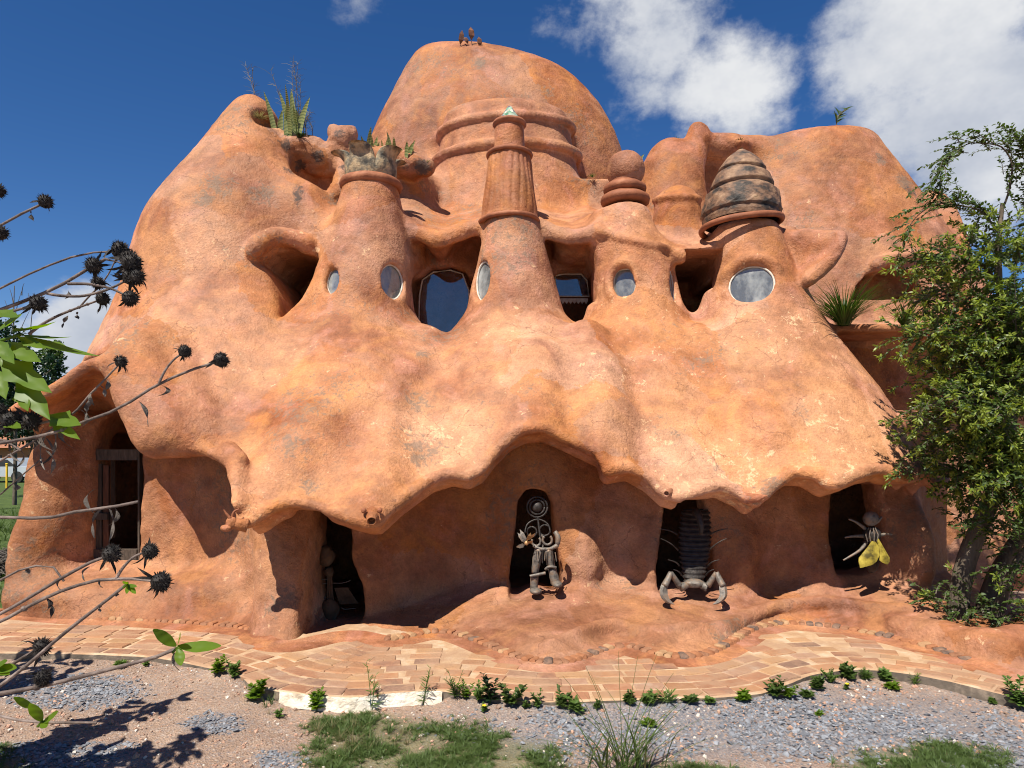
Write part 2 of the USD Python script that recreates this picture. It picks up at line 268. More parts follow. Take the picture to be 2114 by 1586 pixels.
def normal_at(p, e=0.08):
    q = lambda d: map_coordinates(Fd, ((np.asarray(p) + d - LO) / VOX)[:, None], order=1, mode='nearest')[0]
    g = np.array([q(np.eye(3)[i] * e) - q(-np.eye(3)[i] * e) for i in range(3)]); return g / np.linalg.norm(g)

# 1. the flared cones whose skirts run together into the lower roof
revolve(10.0, [(197, 510, 528), (205, 496, 545), (230, 474, 565), (260, 455, 580), (300, 432, 595), (340, 402, 610), (400, 358, 630), (460, 320, 650), (520, 300, 670), (580, 288, 690), (640, 272, 720), (700, 250, 770), (760, 228, 820), (840, 180, 870), (920, 150, 925), (1100, 90, 1010), (1300, 50, 1100)], .35, 'mound')
revolve(9.3, [(380, 712, 820), (400, 706, 824), (450, 692, 832), (500, 676, 845), (550, 658, 850), (600, 640, 855), (650, 620, 856), (700, 590, 900), (760, 545, 975), (830, 488, 1042), (900, 440, 1100), (980, 380, 1165), (1060, 330, 1225), (1150, 290, 1280), (1300, 250, 1330)], .25, 'tower', nose=.18)
revolve(9.3, [(450, 1000, 1110), (500, 995, 1122), (550, 984, 1136), (600, 970, 1150), (650, 962, 1165), (700, 922, 1212), (760, 850, 1270), (830, 790, 1330), (900, 740, 1385), (980, 690, 1440), (1100, 620, 1500), (1300, 560, 1560)], .24, 'tower_', nose=.20)
revolve(9.4, [(430, 1240, 1335), (470, 1232, 1350), (520, 1226, 1378), (570, 1226, 1392), (620, 1218, 1402), (660, 1205, 1420), (720, 1165, 1465), (800, 1100, 1530), (900, 1020, 1610), (1000, 950, 1680), (1100, 900, 1730), (1300, 840, 1790)], .24, 'tower__', nose=.20)
revolve(9.2, [(465, 1478, 1602), (500, 1474, 1615), (550, 1470, 1632), (600, 1458, 1655), (650, 1440, 1682), (700, 1415, 1710), (760, 1380, 1752), (830, 1335, 1812), (900, 1285, 1862), (960, 1240, 1905), (1100, 1170, 1990), (1300, 1100, 2060)], .25, 'tower___', nose=.10)
# vertical ribs and hollows that the roof's maker smoothed into it
for (u0, v0, u1, v1, r, dz) in [(640, 900, 520, 1060, .3, .05), (1110, 760, 1105, 890, .34, .06), (1430, 700, 1590, 900, .16, .0), (880, 700, 770, 1060, .15, .02)]:
    a, b = trace(u0, v0), trace(u1, v1)
    if a is not None and b is not None: chain([a + [0, r * .75, 0], b + [0, r * .75, 0]], r, .3, 'lower_roof')

def groove(uv, r, off, k):
    P = [q for q in (trace(u, v) for u, v in uv) if q is not None]; P = smooth_path(np.array([q + normal_at(q, .12) * off for q in P]), 14)
    for a, b in zip(P[:-1], P[1:]): carve(capsule(a, b, r, r), np.minimum(a, b) - r - .4, np.maximum(a, b) + r + .4, k)
groove([(1405, 650), (1440, 715), (1490, 790), (1560, 880)], .13, .15, .12)
groove([(905, 680), (880, 760), (850, 850), (840, 910)], .16, .19, .14)
chain([px(1212, 690, 8.5), px(1226, 790, 8.05), px(1236, 880, 7.62), px(1244, 985, 7.28)], [.16, .24, .28, .28], .35, 'lower_roof')
Fsk = Fd[:, :, :box_slice((0, 0, 0), (0, 0, 3.2))[2].stop].copy()
# 2. the wavy eave: cut everything below it away, back to the wall
EAVE = [(300, 915, 7.2), (322, 937, 7.1), (340, 922, 7.1), (400, 927, 7.0), (450, 943, 6.9), (484, 968, 6.8), (490, 1010, 6.5), (491, 1060, 6.35), (497, 1088, 6.3), (520, 1078, 6.3), (560, 1052, 6.3), (605, 1036, 6.3), (650, 1046, 6.3), (700, 1064, 6.3), (745, 1080, 6.25), (772, 1084, 6.2), (800, 1058, 6.25), (850, 1018, 6.3), (890, 990, 6.4), (930, 978, 6.4), (965, 985, 6.4), (995, 970, 6.45), (1020, 938, 6.5), (1050, 905, 6.5), (1085, 886, 6.5), (1120, 884, 6.5), (1160, 902, 6.5), (1205, 922, 6.5), (1240, 938, 6.45), (1246, 962, 6.4), (1256, 976, 6.4), (1300, 968, 6.4), (1340, 990, 6.4), (1375, 1022, 6.35), (1400, 1030, 6.35), (1440, 1016, 6.4), (1490, 1004, 6.4), (1530, 1020, 6.4), (1556, 1040, 6.35), (1575, 1026, 6.4), (1605, 998, 6.4), (1640, 976, 6.5), (1675, 978, 6.5), (1718, 1003, 6.5), (1750, 992, 6.5), (1790, 974, 6.5), (1825, 968, 6.5), (1850, 985, 6.5), (1880, 992, 6.6), (1900, 975, 6.7), (1935, 1000, 6.9), (1960, 985, 7.2)]
EP = []
for u, v, Y in EAVE:
    p = trace(u, v, default=Y)
    EP.append(p if abs(p[1] - Y) < .75 else px(u, v, Y))
EP = np.array(EP); EP[:, 1] = gaussian_filter1d(EP[:, 1], 1.0)
EP = np.array([px(u, v, Y) for (u, v, _), Y in zip(EAVE, EP[:, 1])])
o = np.argsort(EP[:, 0], kind='stable'); ex, ey, ez = EP[o].T
chain([px(440, 938, 6.92), px(470, 952, 6.85), px(488, 985, 6.68), px(491, 1040, 6.5)], .07, .12, 'lower_roof'); chain([px(474, 925, 6.92), px(494, 948, 6.78)], .075, .12, 'lower_roof')
# left of the porch the edge climbs
HOOD = np.array([px(u, v, Y) for u, v, Y in [(300, 918, 7.2), (282, 880, 7.25), (262, 838, 7.3), (250, 803, 7.35), (236, 765, 7.4), (215, 749, 7.4), (190, 751, 7.4), (160, 770, 7.45), (135, 788, 7.45), (110, 805, 7.5), (82, 819, 7.5), (50, 835, 7.5), (10, 861, 7.5), (-50, 893, 7.6)]])
FLAP = [trace(u, v, default=8.0) for u, v in [(400, 900), (380, 850), (360, 790), (345, 740), (330, 700)]]
zx = np.interp(gx, np.r_[HOOD[::-1, 0], ex], np.r_[HOOD[::-1, 2], ez]); yx = np.interp(gx, np.r_[HOOD[::-1, 0], ex], np.r_[HOOD[::-1, 1], ey])
zx, yx = zx.astype(np.float32)[:, None, None], gaussian_filter1d(yx, 6).astype(np.float32)[:, None, None]
def below_eave(X, Y, Z):
    i0 = np.searchsorted(gx, X.ravel()[0] - 1e-6); n = X.size
    t = Y - yx[i0:i0 + n]; q = np.clip((X - px(486, 0, 6.6)[0]) / .12, 0, 1)
    return (Z - zx[i0:i0 + n] + q * .55 * np.clip(t, 0, .26) - (.55 + .6 * q) * np.clip(t - .10 - .22 * q, 0, .9)) * .75
carve(below_eave, (LO[0], LO[1], LO[2]), (px(1962, 900, 7.0)[0], 13, 3.6), .07)
he = np.array([px(u, v, 7.45)[[0, 2]] for u, v in [(196, 716), (214, 734), (230, 762), (246, 800), (264, 842), (284, 884), (300, 917)]])
carve(lambda X, Y, Z: np.maximum(np.maximum((X - np.interp(Z, he[::-1, 1], he[::-1, 0])) * .8, Z - he[0, 1]), Y - 8.75), (LO[0], 5.5, 1.5), (-3.6, 8.9, 3.4), .05)
s = box_slice((px(1962, 900, 7.0)[0], LO[1], LO[2]), (HI[0], 9.3, 3.2)); Fd[s] = np.maximum(Fd[s], .3)
chain(smooth_path(EP, 90) + [0, .025, .01], .034, .08, 'brow')
# 3. the porch hood on the left: a thick sheet from its rim back to the wall
back = np.array([px(u, v, Y) for u, v, Y in [(300, 915, 8.6), (290, 885, 8.6), (275, 855, 8.6), (258, 830, 8.6), (240, 815, 8.6), (215, 808, 8.7), (190, 812, 8.7), (160, 830, 8.7), (140, 846, 8.7), (118, 860, 8.7), (95, 872, 8.7), (70, 888, 8.7), (40, 908, 8.7), (0, 935, 8.8)]])
for a, b in zip(smooth_path(HOOD[:6], 16), smooth_path(FLAP, 16)): chain([a + [.03, .02, .02], (a + b) / 2 + [0, .05, .03], b + [0, .16, 0]], [.055, .13, .2], .2, 'lower_roof', .3)
for a, b in zip(smooth_path(HOOD, 34), smooth_path(back, 34)): chain([a, (a + b) / 2 + [0, 0, .03], b], [.05, .09, .13], .08, 'porch_hood', .25)
bx, bz = back[::-1, 0], back[::-1, 2]
union(lambda X, Y, Z: np.maximum(np.maximum(8.55 - Y, Z - np.interp(X, bx, bz) + .02), np.maximum(-6.2 - X, X + 3.9)), (LO[0], 8.2, 1.9), (-3.6, 11, 3.4), .1, 'wall')

# 4. the ground-floor wall, its plan and its spreading foot
pw = np.array([(-400, 9.4), (20, 8.45), (60, 8.3), (170, 8.35), (290, 8.15), (400, 8.0), (500, 7.75), (540, 7.3), (640, 7.35), (760, 7.5), (860, 7.75), (960, 7.9), (1050, 7.75), (1110, 7.7), (1160, 7.72), (1260, 7.95), (1340, 7.9), (1380, 7.78), (1480, 7.78), (1560, 7.9), (1660, 7.95), (1740, 7.85), (1850, 7.78), (1900, 7.95), (1960, 8.4), (2000, 9.0), (2400, 9.6)])
pf = np.array([(-100, 1262), (30, 1268), (160, 1280), (300, 1285), (400, 1292), (480, 1298), (525, 1305), (545, 1330), (600, 1337), (640, 1328), (690, 1314), (740, 1312), (800, 1328), (850, 1318), (885, 1308), (940, 1312), (1000, 1336), (1050, 1358), (1110, 1374), (1180, 1374), (1235, 1352), (1285, 1334), (1330, 1350), (1400, 1366), (1470, 1356), (1520, 1330), (1560, 1302), (1620, 1290), (1720, 1298), (1850, 1322), (1950, 1350), (2060, 1392), (2140, 1400)])
PATH_Z = 0.12
wx_ = (pw[:, 0] - CU) / FP * pw[:, 1]
yf = (EYE - PATH_Z) * FP / (pf[:, 1] - HV); fx = (pf[:, 0] - CU) / FP * yf
wallY = gaussian_filter1d(np.interp(gx, wx_, pw[:, 1]), 3).astype(np.float32); footY = gaussian_filter1d(np.interp(gx, fx, yf), 2.5).astype(np.float32)
hx = np.interp(gx, [-6, -4.2, -3.2, -2.6, -1.8, -1.2, -.6, 0, 5], [.5, .65, .4, .3, .12, .2, .42, .5, .5]).astype(np.float32)
def wall(X, Y, Z):
    i0 = np.searchsorted(gx, X.ravel()[0] - 1e-6); q = slice(i0, i0 + X.size); t = np.clip((Z - .02) / hx[q][:, None, None], 0, 1); s_ = 1 - t * t * (3 - 2 * t)
    d = (wallY[q][:, None, None] - (wallY[q] - footY[q])[:, None, None] * s_ - Y) * .8
    z0 = np.searchsorted(gz, Z.ravel()[0] - 1e-6); j0 = np.searchsorted(gy, Y.ravel()[0] - 1e-6)
    inside = Fsk[q, j0:j0 + Y.size, z0:z0 + Z.size] + .14 - 3 * np.clip(1.7 - Z, 0, 1) - 3 * (X > px(1962, 0, 7)[0])
    return smax(smax(d, Z - 2.45, .2), inside, .08)
union(wall, (LO[0], LO[1], LO[2]), (px(2130, 900, 7.0)[0], 12.5, 2.9), .08, 'wall')
# swellings between the windows, the pier at the doorway, the clay lip that snakes over the foot
for u, v, Y, r in [(1205, 1180, 7.82, (.14, .2, .30)), (1345, 1180, 7.85, (.10, .14, .22)), (1528, 1175, 7.85, (.12, .16, .26)), (1700, 1185, 7.88, (.14, .2, .2)), (110, 1030, 8.2, (.36, .35, .8)), (60, 1140, 8.1, (.4, .4, .5)), (180, 1225, 7.95, (.9, .45, .22)), (430, 1240, 7.75, (.6, .3, .3)), (1890, 1150, 7.75, (.14, .3, .5))]:
    ellipsoid(px(u, v, Y), r, .3, 'wall')
chain([px(580, 1080, 7.4), px(584, 1180, 7.3), px(588, 1260, 7.2), px(592, 1330, 7.0)], [.22, .22, .24, .3], .25, 'pier')
LIP = [(1085, 1348), (1140, 1332), (1200, 1308), (1262, 1287), (1310, 1298), (1370, 1307), (1420, 1297), (1480, 1300), (1530, 1280), (1575, 1259), (1640, 1246), (1720, 1243), (1800, 1256), (1880, 1259), (1950, 1282)]
carve(lambda X, Y, Z: np.maximum(X + 5.74 + .10 * np.clip(1.2 - Z, 0, 1.2), Z - 2.35), (LO[0], 5.5, -.1), (-5.4, 13, 2.6), .18)
lp = smooth_path([trace(u, v, default=6.6) for u, v in LIP], 44); lp[:, 1] = gaussian_filter1d(lp[:, 1], 2)
s = box_slice((lp[0, 0] - .3, 5.5, -.1), (lp[-1, 0] + .3, 7.6, .7)); X, Y, Z = coords(s); zl = np.interp(X, lp[:, 0], lp[:, 2]); fade = np.clip((X - lp[0, 0]) / .4, 0, 1) * np.clip((lp[-1, 0] - X) / .5, 0, 1)
Fd[s] += (.085 * fade * np.clip((zl - .02 - Z) / .045, 0, 1) * np.clip((Z - .06) / .1, 0, 1)).astype(np.float32)
chain(lp + [0, .012, 0], np.interp(np.linspace(0, 1, 44), [0, .12, .9, 1], [.015, .042, .042, .02]), .10, 'wall')

# 5. the upper roof that sweeps from the drum to a second wavy eave, over the row of windows
UE = [(560, 470, 9.5), (640, 455, 9.45), (720, 450, 9.4), (838, 462, 9.3), (880, 484, 9.2), (906, 494, 9.15), (938, 482, 9.2), (990, 466, 9.3), (1050, 470, 9.35), (1112, 464, 9.3), (1150, 480, 9.2), (1185, 488, 9.15), (1218, 480, 9.15), (1240, 474, 9.2), (1285, 490, 9.2), (1330, 504, 9.15), (1372, 508, 9.15), (1400, 524, 9.1), (1445, 524, 9.1), (1490, 508, 9.2), (1560, 500, 9.3), (1640, 500, 9.3)]
UP = np.array([px(*a) for a in UE]); uz = np.interp(gx, UP[:, 0], UP[:, 2]).astype(np.float32)[:, None, None]; uy = np.interp(gx, UP[:, 0], UP[:, 1]).astype(np.float32)[:, None, None]
def upper(X, Y, Z):
    i0 = np.searchsorted(gx, X.ravel()[0] - 1e-6); q = slice(i0, i0 + X.size); t = Y - uy[q]
    top = uz[q] + .06 + .52 * np.clip(t, -.2, 3); bot = uz[q] - .10 + .25 * np.clip(t, 0, .6)
    d = np.maximum(np.maximum((Z - top) * .85, (bot - Z) * .9), (uy[q] - Y)); return np.maximum(d, np.maximum(-3.4 - X, X - 4.1))
union(upper, (-3.7, 8.3, 3.9), (4.4, 13.0, 6.9), .16, 'upper_roof')
chain(smooth_path(UP[3:], 50) + [0, .02, -.02], .06, .09, 'brow')
chain(smooth_path([trace(u, v, default=9.0) for u, v in [(1232, 474), (1260, 484), (1285, 492), (1310, 499), (1335, 505), (1360, 508), (1380, 514)]], 20), .035, .05, 'brow')
union(lambda X, Y, Z: np.maximum(np.maximum(9.95 - Y, Z - 5.2), np.maximum(-3.2 - X, X - 4.2)), (-3.4, 9.4, 2.4), (4.4, 13.0, 5.6), .12, 'upper_wall')
for u, v, Y, r in [(908, 508, 9.65, (.13, .35, .16)), (1185, 520, 9.8, (.3, .4, .2)), (862, 530, 9.8, (.10, .3, .35)), (1224, 560, 9.6, (.06, .3, .6)), (1480, 560, 9.6, (.1, .3, .4))]: ellipsoid(px(u, v, Y), r, .15, 'upper_wall')
chain([px(590, 400, 9.75), px(625, 440, 9.6), px(650, 490, 9.4)], [.3, .33, .26], .35, 'mound')
# 6. drum, dome, turret
revolve(11.5, [(236, 925, 1165), (250, 916, 1174), (300, 910, 1181), (350, 900, 1190), (400, 885, 1208), (450, 868, 1228), (500, 835, 1260), (560, 780, 1320)], .08, 'drum', sy=.6)
for v, hw, r in [(276, 135, .07), (333, 145, .082)]:
    z = EYE + (HV - v) / FP * 11.5; cx, R = (1046 - CU) / FP * 11.5, hw / FP * 11.5
    union(lambda X, Y, Z: np.hypot((np.hypot(X - cx, (Y - 11.5) / .6) - R) * .8, Z - z - .04 * (X - cx)) - r, (cx - R - .4, 11.5 - R - .4, z - .4), (cx + R + .4, 11.5 + R + .4, z + .4), .035, 'drum')
revolve(13.0, [(96, 895, 935), (99, 880, 958), (105, 868, 990), (110, 860, 1025), (120, 853, 1058), (140, 841, 1125), (160, 830, 1172), (185, 818, 1202), (220, 800, 1232), (250, 785, 1252), (280, 773, 1268), (310, 762, 1280), (350, 750, 1290), (420, 735, 1300)], .3, 'dome', sy=.58, round_top=.10)
revolve(10.2, [(384, 1388, 1412), (395, 1362, 1432), (412, 1352, 1442), (425, 1351, 1444), (470, 1346, 1450), (520, 1338, 1462), (560, 1330, 1470)], .1, 'turret')
chain([px(1397 + 45 * math.cos(t), 414 - 9 * math.sin(t) * -1, 10.2) + np.array([0, -.33 * math.sin(t), 0]) for t in np.linspace(-.3, math.pi + .3, 16)], .035, .05, 'turret')
# 7. rocky planter ledge on the left, pots, and the walls that fill the back
union(lambda X, Y, Z: smax(np.maximum(np.maximum(10.3 - Y, Z - px(0, 308, 10.3)[2]), -3.8 - X), (X + 1.35) * .8 - .25 * (Y - 10.3), .5), (-4.2, 9.8, 4.5), (-.4, 12.4, 6.8), .2, 'upper_wall')
union(lambda X, Y, Z: np.maximum(np.maximum(11.0 - Y, Z - px(0, 368, 11.0)[2]), np.maximum(.3 - X, X - 2.4)), (0, 10.6, 4.5), (2.8, 12.8, 6.7), .2, 'upper_wall')
chain([px(u, v, Y) for u, v, Y in [(575, 300, 10.0), (605, 305, 10.0), (640, 312, 10.05), (672, 325, 10.1), (705, 335, 10.15), (750, 330, 10.2), (800, 335, 10.25), (850, 340, 10.3), (880, 345, 10.3)]], [.17, .2, .19, .18, .2, .2, .2, .18, .15], .10, 'planter_ledge')
chain([px(708, 345, 10.1), px(708, 310, 10.05), px(707, 292, 10.0)], [.2, .17, .19], .1, 'planter_ledge'); chain([px(690, 272, 10.05), px(725, 274, 10.05)], .095, .08, 'planter_ledge'); chain([px(708, 355, 9.9), px(704, 400, 9.75)], [.12, .2], .12, 'planter_ledge')
for a in [[(600, 340), (590, 400)], [(655, 340), (660, 420)]]: chain([px(*a[0], 10.15), px(*a[1], 9.95)], .13, .2, 'planter_ledge')
ellipsoid(px(640, 392, 9.95), (.36, .30, .30), .25, '', cut=True)
ellipsoid(px(545, 250, 9.75), (.13, .3, .12), .1, '', cut=True)
# 8. the right wing: broad mound, lumps on its ridge, hooded openings, plant shelf
revolve(11.6, [(268, 1738, 1775), (274, 1700, 1790), (282, 1625, 1800), (290, 1580, 1806), (310, 1545, 1817), (350, 1520, 1845), (400, 1500, 1878), (450, 1480, 1915), (520, 1455, 1960), (600, 1430, 2010), (700, 1400, 2060), (900, 1340, 2150)], .3, 'side_mound', sy=.62, round_top=.12)
revolve(12.4, [(398, 1900, 1990), (420, 1830, 2070), (455, 1770, 2140), (530, 1700, 2220), (700, 1600, 2300)], .3, 'side_mound', sy=.5)
revolve(11.1, [(288, 1372, 1400), (305, 1345, 1425), (345, 1325, 1445), (420, 1310, 1460), (520, 1290, 1480)], .2, 'side_mound')
chain([px(1440, 270, 11.0), px(1432, 320, 10.95), px(1415, 400, 10.8)], [.13, .16, .22], .16, 'side_mound'); chain([px(1446, 300, 11.2), px(1500, 310, 11.3), px(1560, 310, 11.3)], [.2, .2, .22], .25, 'side_mound'); union(lambda X, Y, Z: np.maximum(np.maximum(11.3 - Y, Z - px(0, 312, 11.3)[2]), np.maximum(px(1415, 0, 11.3)[0] - X, X - px(1640, 0, 11.3)[0])), (2.4, 10.9, 4.4), (5.2, 12.6, 7.2), .2, 'side_mound'); ellipsoid(px(1528, 300, 11.1), (.15, .15, .09), .1, 'side_mound')
chain([px(1718, 276, 11.2), px(1750, 272, 11.2)], .06, .06, 'side_mound')
union(lambda X, Y, Z: np.maximum(np.maximum(9.55 - Y, Z - 3.75), 3.9 - X), (3.6, 9.1, -.1), (HI[0], 12.6, 4.2), .2, 'upper_wall')
for a, b in zip(smooth_path([(1590, 490), (1604, 508), (1616, 528), (1628, 548), (1642, 572)], 18), smooth_path([(1735, 487), (1728, 512), (1712, 540), (1690, 562), (1664, 580)], 18)): chain([px(*a, 9.25), (px(*a, 9.2) + px(*b, 8.7)) / 2, px(*b, 8.62)], [.1, .075, .05], .1, 'side_hood')
opening([(1672, 596), (1690, 572), (1712, 545), (1732, 505), (1738, 560), (1736, 640), (1740, 664), (1680, 664)], 9.0, 8.85, 11.9, .06)
opening([(1775, 612), (1790, 580), (1812, 556), (1845, 540), (1885, 538), (1920, 556), (1940, 612)], 9.8, 8.6, 10.75, .05)
chain(smooth_path([trace(u, v, default=9.4) for u, v in [(1768, 604), (1784, 574), (1806, 549), (1843, 533), (1885, 530), (1925, 548), (1950, 600)]], 24) + [0, -.04, 0], .065, .08, 'side_hood')
union(lambda X, Y, Z: np.maximum(np.maximum(8.75 - Y, np.abs(Z - px(0, 676, 8.75)[2]) - .055), np.maximum(px(1690, 0, 8.8)[0] - X, X - 7.2)), (3.6, 8.3, 3.2), (7.5, 10.2, 3.9), .05, 'shelf')
# planter kerb under the tree on the right
chain([px(*a) for a in [(1860, 1300, 6.85), (1950, 1322, 6.55), (2020, 1340, 6.25), (2062, 1350, 6.1), (2100, 1335, 6.2), (2150, 1295, 6.6), (2250, 1280, 7)]], [.14, .15, .16, .16, .15, .16, .16], .15, 'pier')

# 9. openings of the upper floor
opening([(858, 600), (866, 572), (890, 553), (930, 548), (962, 556), (975, 590), (966, 658), (868, 658)], 9.95, 8.7, 10.9, .06)
opening([(1140, 572), (1156, 560), (1206, 560), (1216, 578), (1218, 646), (1166, 646), (1146, 600)], 9.95, 8.9, 10.9, .06)
opening([(1390, 545), (1462, 545), (1466, 580), (1456, 618), (1410, 622), (1392, 600)], 9.8, 9.0, 10.9, .06)
opening([(526, 534), (552, 508), (585, 498), (620, 504), (645, 524), (637, 556), (617, 612), (591, 666), (574, 612), (548, 560)], 8.75, 7.9, 10.6, .07)
chain(smooth_path([trace(u, v, default=8.6) for u, v in [(524, 530), (545, 510), (583, 496), (622, 503), (648, 525)]], 18) + [0, -.10, .02], [.04] + [.075] * 16 + [.04], .10, 'brow')
# 10. the tower windows: shallow sockets square to the surface
WIN = []
for nm, u, v, hw, hh, tilt, arch, du in [('a', 682, 577, .105, .185, .12, 0, -6), ('b', 816, 580, .185, .235, -.18, 0, 5), ('c', 989, 578, .16, .29, .28, 0, -3), ('e', 1286, 581, .15, .2, 0, 1, 0), ('f', 1395, 592, .13, .27, -.25, 0, 2), ('g', 1551, 584, .27, .265, .05, 0, 0)]:
    p = trace(u, v); n = normal_at(p); n = np.array([n[0], n[1], n[2] * .6]); n /= np.linalg.norm(n); A, B, n = frame_from(n)
    A, B = A * math.cos(tilt) + B * math.sin(tilt), B * math.cos(tilt) - A * math.sin(tilt); WIN.append((nm, p, A, B, n, hw, hh, arch))
for nm, p, A, B, n, hw, hh, arch in WIN:
    def socket(X, Y, Z, p=p, A=A, B=B, n=n, hw=hw, hh=hh, arch=arch):
        a, b, c = ((X - p[0]) * w[0] + (Y - p[1]) * w[1] + (Z - p[2]) * w[2] for w in (A, B, n))
        q = np.sqrt((a / hw) ** 2 + (b / hh) ** 2) if not arch else ((np.abs(a) / hw) ** 3 + (np.abs(b) / hh) ** 3) ** (1 / 3)
        return np.maximum((q - 1) * min(hw, hh), np.maximum(c - .4, -.5 - c))
    carve(socket, p - .8, p + .8, .05)
    if nm in 'eg':
        th = np.linspace(.1 if nm == 'e' else .35, math.pi - (-.9 if nm == 'e' else .35), 16); s1 = 1.28
        ring = [p + A * hw * s1 * math.cos(t) + B * hh * s1 * math.sin(t) for t in th]
        ring = [q_ if (q_ := trace(CU + r[0] / r[1] * FP, HV - (r[2] - EYE) / r[1] * FP)) is not None else r for r in ring]
        chain(ring, .035, .07, 'tower__' if nm == 'e' else 'tower___')
# 11. ground-floor openings, dark rooms behind them
DOORS = dict(porch=([(172, 905), (182, 870), (205, 840), (240, 828), (270, 838), (286, 870), (288, 1000), (278, 1165), (166, 1160)], 8.1, 7.6, 9.6),
             door=([(642, 1045), (700, 1045), (716, 1090), (716, 1160), (728, 1190), (740, 1220), (743, 1270), (738, 1296), (712, 1306), (652, 1300), (642, 1270), (636, 1180)], 7.3, 6.4, 9.4),
             knight=([(1066, 1090), (1070, 1040), (1086, 1018), (1108, 1013), (1130, 1020), (1142, 1044), (1145, 1090), (1152, 1130), (1163, 1190), (1162, 1226), (1150, 1238), (1128, 1232), (1110, 1226), (1090, 1232), (1070, 1243), (1053, 1240), (1048, 1215), (1060, 1140)], 7.4, 6.5, 9.4),
             scorpion=([(1392, 1030), (1470, 1030), (1478, 1080), (1490, 1150), (1497, 1200), (1492, 1232), (1466, 1228), (1440, 1222), (1415, 1226), (1390, 1236), (1368, 1234), (1366, 1190), (1376, 1150), (1388, 1090)], 7.4, 6.5, 9.4),
             fly=([(1746, 1000), (1830, 1000), (1842, 1060), (1845, 1120), (1842, 1180), (1800, 1196), (1734, 1190), (1736, 1100)], 7.6, 6.6, 9.4))
for k_, (uv, Y, y0, y1) in DOORS.items(): opening(uv, Y, y0, y1, .05, .06)
# hollow rooms, so that what lies behind the openings is dark
for lo, hi in [((-2.9, 8.0, .15), (-1.1, 9.6, 1.9)), ((-.3, 8.1, .3), (1.0, 9.6, 1.9)), ((1.3, 8.1, .3), (2.9, 9.6, 1.9)), ((3.5, 8.2, .3), (5.0, 9.6, 1.9)), ((-5.6, 8.7, .2), (-4.2, 10.0, 2.2)), ((-1.5, 9.75, 3.2), (-.4, 11.0, 4.5)), ((.4, 9.75, 3.2), (1.4, 11, 4.5)), ((2.0, 9.65, 3.3), (3.2, 11, 4.4))]:
    lo, hi = np.array(lo), np.array(hi); c_, h_ = (lo + hi) / 2, (hi - lo) / 2 - .15
    carve(lambda X, Y, Z: np.sqrt(np.maximum(np.abs(X - c_[0]) - h_[0], 0) ** 2 + np.maximum(np.abs(Y - c_[1]) - h_[1], 0) ** 2 + np.maximum(np.abs(Z - c_[2]) - h_[2], 0) ** 2) - .15, lo - .2, hi + .2, .04)

# 12. polygonise (surface nets)
for ax in range(3):
    for e in (0, -1): np.moveaxis(Fd, ax, 0)[e] = np.maximum(np.moveaxis(Fd, ax, 0)[e], .02)
def surface_nets(F):
    S = F < 0; n = np.array(F.shape)
    c = np.zeros(n - 1, np.uint8)
    for a in np.ndindex(2, 2, 2): c += S[a[0]:n[0] - 1 + a[0], a[1]:n[1] - 1 + a[1], a[2]:n[2] - 1 + a[2]]
    I = np.argwhere((c > 0) & (c < 8)); del c
    ids = np.full(n - 1, -1, np.int32); ids[tuple(I.T)] = np.arange(len(I))
    V = np.zeros((len(I), 3)); W = np.zeros(len(I))
    corner = [np.array(a) for a in np.ndindex(2, 2, 2)]; val = {tuple(a): F[tuple((I + a).T)].astype(float) for a in corner}
    for a in corner:
        for ax in range(3):
            if a[ax] == 0:
                b = a.copy(); b[ax] = 1; fa, fb = val[tuple(a)], val[tuple(b)]; m = (fa < 0) != (fb < 0)
                t = np.where(m, fa / np.where(m, fa - fb, 1), 0); P = np.repeat(a[None].astype(float), len(I), 0); P[:, ax] += t
                V[m] += P[m]; W[m] += 1
    V = I + V / W[:, None]; Q = []
    for ax in range(3):
        u, w = (ax + 1) % 3, (ax + 2) % 3; s0 = [slice(None)] * 3; s1 = [slice(None)] * 3; s0[ax] = slice(0, -1); s1[ax] = slice(1, None)
        E = np.argwhere(S[tuple(s0)] != S[tuple(s1)]); E = E[(E[:, u] > 0) & (E[:, w] > 0) & (E[:, u] < n[u] - 1) & (E[:, w] < n[w] - 1)]
        flip = S[tuple(E.T)]; du, dw = np.eye(3, dtype=int)[u], np.eye(3, dtype=int)[w]
        q = np.stack([ids[tuple((E - a).T)] for a in (du + dw, dw, 0 * du, du)], 1); q[~flip] = q[~flip][:, ::-1]; Q.append(q)
    return V, np.concatenate(Q)
HV_, HQ = surface_nets(Fd)
HL = Lb[tuple(np.clip(np.round(HV_).astype(int), 0, np.array(Fd.shape) - 1).T)]
HV_ = HV_ * VOX + LO
HF = np.concatenate([HQ[:, [0, 1, 2]], HQ[:, [0, 2, 3]]])
def vnormals(V, Fc):
    n = np.zeros_like(V); fn = np.cross(V[Fc[:, 1]] - V[Fc[:, 0]], V[Fc[:, 2]] - V[Fc[:, 0]])
    for k in range(3):
        for j in range(3): n[:, j] += np.bincount(Fc[:, k], fn[:, j], len(V))
    return n / np.maximum(np.linalg.norm(n, axis=1, keepdims=True), 1e-12)
# the mark of the hand: lumps and hollows pressed into the clay, rougher on the ledge and the walls
HN = vnormals(HV_, HF)
nz1 = meshkit.fbm(HV_ * 1.9, 3, 3) - .5; nz2 = meshkit.fbm(HV_ * 6.0 + 5, 3, 9) - .5; nz3 = 0.5 - np.abs(meshkit.fbm(HV_ * 9.0 + 2, 3, 21) - .5) * 4
ROUGH = np.array([.5, .55, .35, .3, .35, .3, .5, .45, .35, .7, 1.0, .9, 2.4, 1.0, .6, .8, .9, 1.3, .8])[HL]
HV_ = HV_ + HN * (nz1 * .035 + nz2 * .026 * ROUGH + nz3 * .007 * ROUGH)[:, None]
HN = vnormals(HV_, HF)
